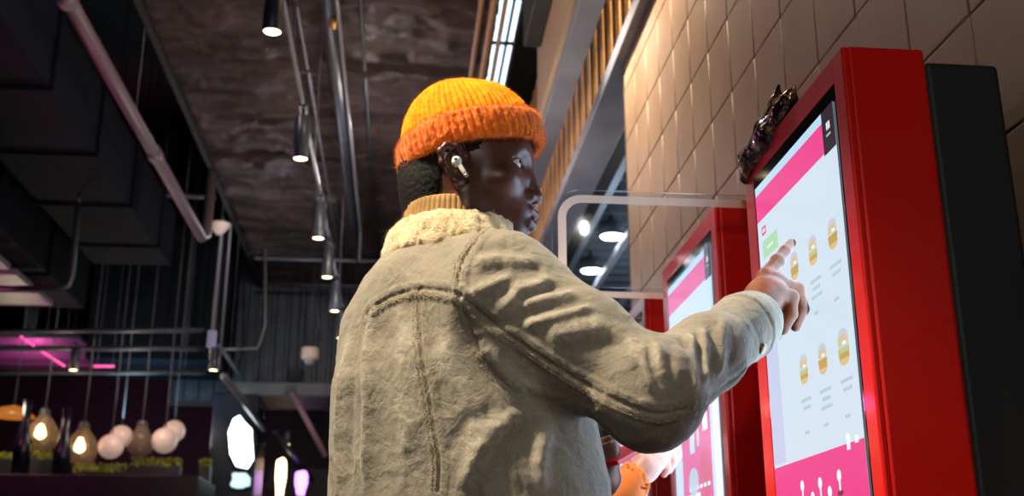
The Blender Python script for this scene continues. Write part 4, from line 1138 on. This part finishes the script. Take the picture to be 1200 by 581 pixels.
# conduits dropping from the ceiling with a round detector
t = empty('conduit_drop', (-1.75, 10.2, 3.1), 'pair of thin vertical conduits hanging at left with a small blue box', 'conduit')
for nm, mb, m in (('conduit', MB().tube([(-1.78, 10.2, 3.1), (-1.78, 10.2, 6.39)], .018, 10), pm3), ('conduit', MB().tube([(-1.70, 10.2, 3.0), (-1.70, 10.2, 6.39)], .013, 10), pm3),
                  ('junction_box', MB().box(-1.82, -1.74, 10.14, 10.2, 3.2, 3.36, .01), Mat('lilac box', '#8f93b8', .4))):
    o = mb.build(nm, m.m, smooth=(nm == 'conduit')); o.parent = t; o.matrix_parent_inverse = Matrix.Translation(-t.location)
cp = AT(257, 268, 10.06)
wp = Mat('white plastic housing', '#d8c8bc', .4)
tag(MB().lathe([(0, -.055), (.03, -.055), (.075, .0), (.10, .035), (.10, .05), (0, .05)], cp, 24).build('smoke_detector', wp.m, smooth=True), 'white conical detector on the hanging conduits', 'detector')
pipe('bent_conduit', [AT(311, 245, 11), AT(311, 380, 11), AT(305, 400, 11), AT(302, 408, 11), AT(262, 409, 11)], .013, pm3, 'thin pale wire dropping and turning left under the ceiling', 'conduit')
pipe('hanger_wire', [AT(369, 60, 9.0), AT(372, 240, 9.0)], .008, pm2, 'thin dark hanger wire left of the pale pipe', 'wire')
pipe('hanger_wire', [AT(388, 320, 11.5), AT(372, 250, 11.5)], .008, pm2, 'thin cable sagging beside the fourth spotlight', 'wire')
pipe('hanger_wire', [AT(376, 400, 11.5), AT(372, 360, 11.5), AT(374, 300, 11.5)], .008, pm2, 'thin cable holding the white dome camera', 'wire')
# dome camera
c = AT(363, 420, 11.38)
t = empty('dome_camera', c, 'white dome security camera near the lowest spotlight', 'camera')
o = MB().lathe([(0, .11), (.085, .11), (.09, .10), (.09, .0), (.075, -.015), (0, -.015)], seg=24).build('housing', wp.m, smooth=False); o.parent = t
o = MB().lathe([(.058, -.015), (.055, -.04), (.035, -.062), (0, -.07)], seg=20).build('dome', Mat('smoked dome', '#9a9aa2', .15).m, smooth=True); o.parent = t
# track with cylinder spotlights
tk = MB().box(-.538, -.522, 3.3, 12.3, 3.262, 3.285, .003)
tag(tk.build('light_track', pm3.m), 'long thin light track carrying the cylinder spotlights', 'track')
cyl = Mat('dark blue spotlight body', '#2b3440', .35, spec=.6); lens = emis('spotlight lens', '#ffe0b0', 9)
def spot(p, label, grp, L=.215, r=.037, h=None):
    t = empty('track_spotlight', p, label, 'spotlight', grp)
    o = MB().lathe([(r*.86, .004), (r*.93, 0), (r, .003), (r, L), (r*.9, L+.006), (0, L+.006)], seg=28).build('cylinder', cyl.m, smooth=True); o.parent = t
    o.data.polygons.foreach_set('use_smooth', [True]*len(o.data.polygons))
    o = MB().lathe([(0, .006), (r*.86, .006)], seg=28).build('lens', lens); o.parent = t
    o = MB().tube([(0, 0, L), (0, 0, L+.045)], .008, 8).box(-.02, .02, -.05, .05, L+.04, L+.055, .003).build('stem', cyl.m); o.parent = t
    return t
ys = (3.74, 4.985, 6.21, 7.03, 7.92, 8.8)
nm = ['nearest cylinder spotlight at the top edge of the picture', 'second cylinder spotlight down the track, left of the beanie', 'third cylinder spotlight down the track', 'fourth cylinder spotlight down the track', 'fifth cylinder spotlight down the track', 'farthest cylinder spotlight, beside the man\'s back']
for y, n in zip(ys, nm): spot((-.53, y, 3.0), n, 'cylinder spotlights on the long track')
tk = MB().box(-1.77, -1.73, 10.36, 13.2, 3.262, 3.285, .003)
tag(tk.build('light_track', pm3.m), 'short light track rising behind the conduit drop', 'track')
pipe('light_track', [AT(262, 440, 10.3), AT(310, 502, 11.45)], .035, pm3, 'pale track sloping down right from the low spotlight', 'track')
pipe('light_track', [AT(323, 506, 12.8), AT(366, 562, 14.5)], .030, pm3, 'pinkish track segment low beside the man\'s back', 'track')
pipe('light_track', [AT(342, 459, 11.35), AT(382, 535, 11.45)], .030, Mat('pink grey rail', '#8a6f7c', .4), 'mauve rail leaning towards the man\'s back', 'track')
for px, py, Y, n in ((250, 434, 10.28, 'small low spotlight at the foot of the conduit drop'), (337, 521, 13.5, 'small spotlight on the low track near the man\'s back'), (86, 434, 10.35, 'small spotlight hanging at the far left')):
    spot(AT(px, py, Y), n, 'small low spotlights', L=.20, r=.045)
# round orange-ish emergency lamp in the ceiling
c = AT(335, 111, 8.0)
tag(MB().lathe([(0, 0), (.045, 0), (.05, .02), (.05, .05), (0, .05)], c, 20).build('ceiling_sensor', wp.m), 'small round white sensor left of the second spotlight', 'sensor')
c = AT(391, 29, 6.0)
tag(MB().lathe([(0, -.02), (.02, -.02), (.028, 0), (.028, .04), (0, .04)], c, 16).build('ceiling_sprinkler', Mat('brass', '#b08d50', .35, .8).m, smooth=True), 'tiny brass sprinkler head under the pale pipe', 'sprinkler')
# pink-lit ceiling pans on the left
pan = Mat('grey ceiling pan', '#5c5762', .5); pan.bump(pan.noise(9, 4, .6), .4, .02)
for k, (a0, a1, b0, b1, Y0, Y1, z, n) in enumerate(((0, 0, 0, 0, 9.0, 10.8, 4.15, 'ribbed ceiling pan lit pink at the left edge'), (0, 0, 0, 0, 12.0, 14.5, 3.55, 'low ceiling pan lit bright pink at left'))):
    b = MB()
    if k == 0:
        for q in range(5): b.box(-4.9, -3.05, 7.0+q*.55, 7.42+q*.55, 3.42, 3.47, .01)
    else:
        for q in range(4): b.box(-5.2+.0*q, -3.6, 12.4+q*.5, 12.78+q*.5, 3.75, 3.8, .01)
    tag(b.build('ceiling_pan', pan.m), n, 'ceiling panel')
# pink fluorescent tubes
pk = emis('pink tube glow', '#ff5aa8', 1.6)
for px0, py0, px1, py1, Y, n in ((24, 394, 40, 405, 11.5, 'upper short glowing pink tube at left'), (48, 411, 76, 429, 11.5, 'lower glowing pink tube at left'), (110, 429, 134, 429, 10.8, 'short horizontal pink-white tube at left')):
    pipe('neon_tube', [AT(px0, py0, Y), AT(px1, py1, Y)], .012, pk, n, 'light')
# rails across the lower left
for k, (py, n) in enumerate(((388, 'dark rail highest of the three crossing at left'), (409, 'dark rail in the middle crossing at left'), (437, 'dark rail lowest crossing at left'))):
    pipe('cross_rail', [AT(-5, py, 10.3+.3*k), AT(240, py-1, 10.3+.3*k)], .022, pm2, n, 'rail')
# bar canopy, planters and pendants
blackm = Mat('black bar frame', '#08080b', .5)
leafm = Mat('lit planter leaves', '#7f8a32', .6); leafm.color(leafm.ramp(leafm.noise(14, 4, .7), [(.35, '#4d5a1c'), (.6, '#a3a83c'), (.8, '#d6d07a')]))
tag(MB().box(-5.6, -1.8, 10.2, 11.15, 1.85, 2.05, .01).build('bar_canopy', blackm.m), 'black hanging bar canopy along the bottom left', 'canopy')
rg = np.random.default_rng(3)
for k, (x0, x1, py, n) in enumerate(((-4, 33, 537, 'leafy planter trough at the far left end'), (37, 70, 536, 'small leafy planter second from the left edge'), (86, 148, 551, 'leafy planter under the clear jar and pale globe'), (153, 212, 544, 'leafy planter under the right pale globe'), (234, 247, 545, 'tiny leafy planter beside the dark column'))):
    Y = 10.9; a = AT(x0, py+8, Y); b2 = AT(x1, py+8, Y)
    t = empty('planter', ((a.x+b2.x)/2, Y, a.z), n, 'planter', 'leafy planters over the bar')
    o = MB().box(a.x, b2.x, Y-.06, Y+.06, 2.052, a.z+.05, .006).build('trough', blackm.m); o.parent = t; o.matrix_parent_inverse = Matrix.Translation(-t.location)
    n_ = int(500*(b2.x-a.x)/.5)
    c0 = np.stack([rg.uniform(a.x, b2.x, n_), rg.uniform(Y-.07, Y+.06, n_), a.z+.04+rg.uniform(0, .085, n_)], 1)
    d = rg.normal(0, 1, (n_, 3)); d /= np.linalg.norm(d, axis=1)[:, None]; e = np.cross(d, rg.normal(0, 1, (n_, 3))); e /= np.linalg.norm(e, axis=1)[:, None]
    W = np.stack([c0-d*.018, c0+e*.008, c0+d*.018, c0-e*.008], 1).reshape(-1, 3)
    o = link('foliage', np_mesh('foliage', W, np.arange(4*n_).reshape(-1, 4)), leafm.m); o.parent = t; o.matrix_parent_inverse = Matrix.Translation(-t.location)
glass = bpy.data.materials.new('smoky glass'); glass.use_nodes = True; pb = glass.node_tree.nodes['Principled BSDF']
pb.inputs['Base Color'].default_value = lin('#8a7466'); pb.inputs['Roughness'].default_value = .1; pb.inputs['Alpha'].default_value = .28
bulb = emis('warm bulb', '#ffd28a', 12)
for px, py, n in ((50, 507, 'clear jar pendant with glowing bulb at far left, above the leafy planters'), (96, 523, 'clear jar pendant with glowing bulb, second from left'), (165, 517, 'dim amber jar pendant between the two pale globe pairs')):
    p = AT(px, py, 10.7); t = empty('jar_pendant', p, n, 'pendant lamp', 'jar pendants over the bar')
    R = .155 if px < 150 else .13
    o = MB().lathe([(.03, R*1.25), (.05, R*1.05), (R*.75, R*.45), (R, -.1*R), (R*.85, -.7*R), (R*.5, -R), (0, -R*1.02)], seg=24).build('glass_shade', glass, smooth=True); o.parent = t
    if px < 150: o = MB().lathe([(0, -.05), (.04, -.03), (.05, 0), (.035, .05), (.015, .09)], (-.02, 0, -.01), 16).build('bulb', bulb, smooth=True); o.parent = t
    o = MB().lathe([(0, R*1.55), (.03, R*1.5), (.055, R*1.2), (.04, R*1.15)], seg=16).tube([(0, 0, R*1.5), (0, 0, 6.38-p.z)], .006, 6).build('cap', pm2.m, smooth=True); o.parent = t
gl_ = Mat('opal glass', '#b79a92', .35); gl_.b.inputs['Emission Color'].default_value = lin('#ffd9c8'); gl_.b.inputs['Emission Strength'].default_value = .25
for px, py, r, Y, n in ((130, 523, .115, 10.8, 'lower pale globe lamp of the left pair'), (142, 511, .105, 11.02, 'upper pale globe lamp of the left pair'), (193, 516, .12, 10.8, 'lower pale globe lamp of the right pair'), (204, 505, .105, 11.02, 'upper pale globe lamp of the right pair')):
    p = AT(px, py, Y); t = empty('globe_lamp', p, n, 'pendant lamp', 'pale globe lamps over the bar')
    o = MB().lathe([(0, -r)]+[(r*math.sin(a), -r*math.cos(a)) for a in [PI*k/14 for k in range(1, 14)]]+[(0, r)], seg=24).build('globe', gl_.m, smooth=True); o.parent = t
    o = MB().tube([(0, 0, r), (0, 0, 6.38-p.z)], .006, 6).build('cord', pm2.m); o.parent = t
pur = Mat('dark violet vase', '#120e22', .25)
for px, py, n in ((29, 505, 'dark violet bottle silhouette at far left of the bar'), (75, 515, 'dark violet bottle silhouette between the glowing jars')):
    p = AT(px, py, 10.35); q_ = 2.052-p.z; tag(MB().lathe([(0, q_), (.07, q_+.01), (.08, -.1), (.05, .0), (.035, .1), (.045, .28), (0, .29)], p, 20).build('bottle', pur.m, smooth=True), n, 'bottle')
am = emis('amber shade', '#c8742a', .8)
p = AT(16, 482, 11.0); tag(MB().lathe([(0, .06), (.12, .03), (.2, -.05), (.19, -.055), (0, 0)], p, 24).build('dish_lamp', am, smooth=True), 'dim amber dish lamp at the left edge', 'lamp')
# dark column with lit signs
col_ = Mat('dark glossy column cladding', '#1a2531', .25)
a = AT(247, 500, 11.6); b2 = AT(302, 500, 11.6)
struct(MB().box(a.x, b2.x, 11.6, 12.3, 0, 3.05, .02).build('column', col_.m))
sg = emis('white sign glow', '#e9fbff', 7)
def blob(px, py, rx, rz, Y, m, name, label, cat='sign', seed=0):
    c = AT(px, py, Y); k = 20; sc = Y/1240
    poly = [(c.x+rx*sc*math.cos(2*PI*i/k)*(1+.3*math.sin(3*2*PI*i/k+seed)), c.z+rz*sc*math.sin(2*PI*i/k)*(1+.12*math.cos(5*2*PI*i/k+seed))) for i in range(k)]
    if seed == 9: poly = [tuple(AT(a_, b_, Y).xz) for a_, b_ in ((274, 491), (281, 487), (287, 495), (295, 503), (297, 538), (290, 549), (277, 546), (270, 532), (268, 506))]
    poly = poly if seed == 9 else [(min(max(x, c.x-rx*sc*.85), c.x+rx*sc*.85), min(max(z, c.z-rz*sc*.9), c.z+rz*sc*.9)) for x, z in poly]
    t = empty(name, c, label, cat)
    o = MB().prism(poly, Y-.02, Y, 'y').build('lit_face', m); o.parent = t; o.matrix_parent_inverse = Matrix.Translation(-t.location)
    big = [(c.x+(x-c.x)*1.12, c.z+(z-c.z)*1.06) for x, z in poly]
    o = MB().prism(big, Y, Y+.05, 'y').build('back_box', blackm.m); o.parent = t; o.matrix_parent_inverse = Matrix.Translation(-t.location)
blob(281, 517, 15, 32, 11.5, sg, 'lit_sign', 'tall bright white sign on the dark column', seed=9)
blob(282, 563, 12, 9, 11.5, emis('pale blue sign glow', '#bfe4f0', 1.6), 'lit_sign', 'small pale blue sign below the tall white one', seed=2)
blob(329, 560, 6.5, 24, 13.6, emis('amber sign', '#ffdca0', 7), 'lit_sign', 'narrow amber-white lit sign low beside the man\'s back')
blob(353, 566, 8, 15, 13.8, emis('violet sign', '#c77dff', 4), 'lit_sign', 'small violet lit sign low beside the man\'s back')

# hanger rods up to the slab, each a part of what it carries
def hang(o, pts, r=.004, top=None):
    for (x, y, z) in pts:
        h = MB().tube([(x, y, z), (x, y, top or (4.6 if -1.64 < x < .5 and y < 12.5 else 6.4))], r, 6).build('hanger_rod', pm2.m, o)
        h.matrix_parent_inverse = world_of(o).inverted()
for o in list(bpy.data.objects):
    if o.parent: continue
    n = o.name.split('.')[0]
    if n == 'sprinkler_pipe': hang(o, [(-1.7, 4.4, 3.8), (-1.69, 6.4, 3.8)])
    if n == 'air_duct':
        bb = [c for c in o.children if c.name.startswith('duct_body')][0]
        c = [Vector(q)+0*Vector(q) for q in bb.bound_box]; xs = [q[0] for q in c]; ys_ = [q[1] for q in c]; zs = [q[2] for q in c]
        hang(o, [(max(xs)-.1, min(ys_)+.6, max(zs)), (min(xs)+.1, min(ys_)+.6, max(zs)), (max(xs)-.1, max(ys_)-.2, max(zs)), (min(xs)+.1, max(ys_)-.2, max(zs))])
    if n in ('cross_pipe', 'cross_rail', 'neon_tube', 'light_track', 'ceiling_pan') :
        vs_ = o.data.vertices; i0 = min(vs_, key=lambda v: v.co.x).co; i1 = max(vs_, key=lambda v: v.co.x).co
        a = i0.lerp(i1, .15); b_ = i0.lerp(i1, .9)
        if n == 'light_track' and (i1-i0).length < .1: a, b_ = vs_[0].co.copy(), vs_[len(vs_)-1].co.copy()
        if n == 'light_track' and abs(max(v.co.y for v in vs_)-min(v.co.y for v in vs_)) > 3:
            hang(o, [(-.53, y_, 3.27) for y_ in (4.4, 5.7, 8.3, 11.0)] if max(v.co.x for v in vs_) > -1 else [(-1.75, 12.0, 3.27), (-1.75, 10.6, 3.27)])
        elif n == 'ceiling_pan': hang(o, [(max(v.co.x for v in vs_)-.1, min(v.co.y for v in vs_)+.1, max(v.co.z for v in vs_)-.01), (min(v.co.x for v in vs_)+.1, min(v.co.y for v in vs_)+.1, max(v.co.z for v in vs_)-.01)])
        else: hang(o, [tuple(a), tuple(b_)], .0025)
    if n == 'pipe' and o.data.vertices[0].co.x > .5: hang(o, [(o.data.vertices[0].co.x, y_, 4.42) for y_ in (4.6, 7.4)], top=5.19)
    if n == 'bent_pipe': hang(o, [tuple(AT(92, 238, 7.8))], .012, 3.8)
    if n == 'dome_camera': hang(o, [tuple(o.location+Vector((0, 0, .1)))], .01)
    if n == 'dish_lamp': hang(o, [(o.data.vertices[0].co.x, o.data.vertices[0].co.y, o.data.vertices[0].co.z)], .006)
# ================================================================== LIGHT
w = bpy.data.worlds.new('world'); SC.world = w; w.use_nodes = True
w.node_tree.nodes['Background'].inputs[0].default_value = (.25, .32, .45, 1); w.node_tree.nodes['Background'].inputs[1].default_value = .11
def lamp(kind, loc, to, e, col, size=.1, name='lamp', angle=60, blend=.5):
    l = bpy.data.lights.new(name, kind); l.energy = e; l.color = col
    if kind == 'AREA': l.size = size
    elif kind == 'SPOT': l.spot_size = math.radians(angle); l.spot_blend = blend; l.shadow_soft_size = size
    else: l.shadow_soft_size = size
    o = bpy.data.objects.new(name, l); COL.objects.link(o); o.location = loc
    o.rotation_euler = (Vector(to)-Vector(loc)).to_track_quat('-Z', 'Y').to_euler(); return o
WARM = (1, .82, .62); NEU = (1, .93, .82)
# ceiling spots over the kiosk area (behind and above the camera and the man), then two added fills
lamp('SPOT', (-1.0, 1.25, 3.3), (.02, 1.58, 1.4), 640, (1, .84, .62), .10, 'ceiling_and_fill_spot', 31, .45)
lamp('SPOT', (1.0, -1.6, 2.9), (.76, 1.4, 1.35), 1150, (1, .93, .86), .08, 'ceiling_and_fill_spot', 22, .5)
lamp('SPOT', (-.5, -1.6, 2.1), (.2, 1.6, 1.3), 85, (1, .95, .88), .12, 'ceiling_and_fill_spot', 70, .8)  # low unseen fill added to lift the shade under the sleeve
lamp('SPOT', (.15, 2.0, 3.15), (.5, 2.25, 1.7), 110, (1, .86, .74), .05, 'ceiling_and_fill_spot', 42, .5)  # added spot without a fixture, brightens the divider bands and second kiosk
# wall washers along the header
for y, e in ((3.5, 90), (4.2, 120), (2.2, 12)): lamp('SPOT', (.50, y, 3.55), (.9, y, 2.6), e, WARM, .05, 'wall_washer', 100, .8)
lamp('SPOT', (.88, 2.8, 3.45), (.97, 6.5, 3.55), 700, WARM, .04, 'slat_rake', 60, .6)  # added raking lamp, sets bright slat sides against dim fronts
lamp('POINT', (.3, 5.2, 2.4), (0, 0, 0), 6, (.85,.9,1), .05, 'header_fill')  # unseen fill added in mid-air to brighten the header
# the cylinder spotlights throw light down
for y in ys: lamp('SPOT', (-.53, y, 2.99), (-.53, y, 0), 25, NEU, .03, 'spot_beam', 70, .5)
# unseen fills added to brighten the ceiling insulation
lamp('AREA', (.1, 5.2, 2.6), (-.1, 5.6, 4.5), 25, (1, .80, .62), .5, 'ceiling_fill')
lamp('AREA', (-.6, 7.5, 2.2), (-.6, 7.8, 4.5), 30, (1, .84, .80), .8, 'ceiling_fill')
for p_, e_, c_ in (((.25, 3.9, 3.95), 24, (1, .78, .55)), ((-1.1, 4.4, 3.95), 22, (1, .72, .78)), ((-.2, 7.6, 3.95), 20, (1, .85, .85)), ((-1.2, 9.6, 4.0), 8, (.95, .85, 1))): lamp('POINT', p_, (0, 0, 0), e_, c_, .04, 'ceiling_graze')  # added points without fixtures, graze the insulation to bring out its wrinkles
lamp('AREA', (-2.6, 11.2, 2.6), (-2.6, 12, 4.6), 15, (.45, .75, 1), .6, 'back_wall_fill')  # unseen blue fill added for the back wall cladding
lamp('POINT', (-3.8, 8.2, 3.0), (0, 0, 0), 25, (1, .12, .5), .1, 'pink_light')
lamp('POINT', (-4.3, 13.1, 3.3), (0, 0, 0), 35, (1, .12, .5), .1, 'pink_light')
lamp('POINT', (-1.7, 5.6, 3.0), (0, 0, 0), 9, (1, .25, .45), .1, 'pink_light')
for yn in (1.405, 2.092, 2.78):
    l = lamp('AREA', (.612, yn+.236, 1.372), (-1, yn+.236, 1.372), 4.2, (.5, .75, 1), .378, 'screen_glow'); l.data.shape = 'RECTANGLE'; l.data.size = .67; l.data.size_y = .378
    l.rotation_euler = (PI/2, 0, PI/2); l.rotation_euler = Matrix(((0, 0, 1), (0, 1, 0), (-1, 0, 0))).to_euler(); l.rotation_euler = Matrix(((0, 0, 1), (0, 1, 0), (-1, 0, 0))).to_euler()
lamp('AREA', (2.6, 7.5, 3.2), (2.6, 7.5, 4.2), 40, (.85, .93, 1), 1.0, 'next_room_light')
lamp('POINT', (1.8, 6.2, 2.8), (0, 0, 0), 30, (.85, .93, 1), .2, 'next_room_light')
lamp('POINT', (-3.6, 10.3, 2.75), (0, 0, 0), 18, (1, .85, .6), .1, 'planter_fill')  # first of two unseen warm fills added to brighten the planters
lamp('POINT', (-2.4, 10.3, 2.75), (0, 0, 0), 13, (1, .85, .6), .1, 'planter_fill')
vs = SC.view_settings; vs.view_transform = 'Standard'; vs.look = 'None'; vs.gamma = 1; vs.use_curve_mapping = False; vs.exposure = 0
SC.cycles.use_denoising = True
SC.cycles.max_bounces = 8; SC.cycles.transparent_max_bounces = 12
SC.cycles.sample_clamp_indirect = 4
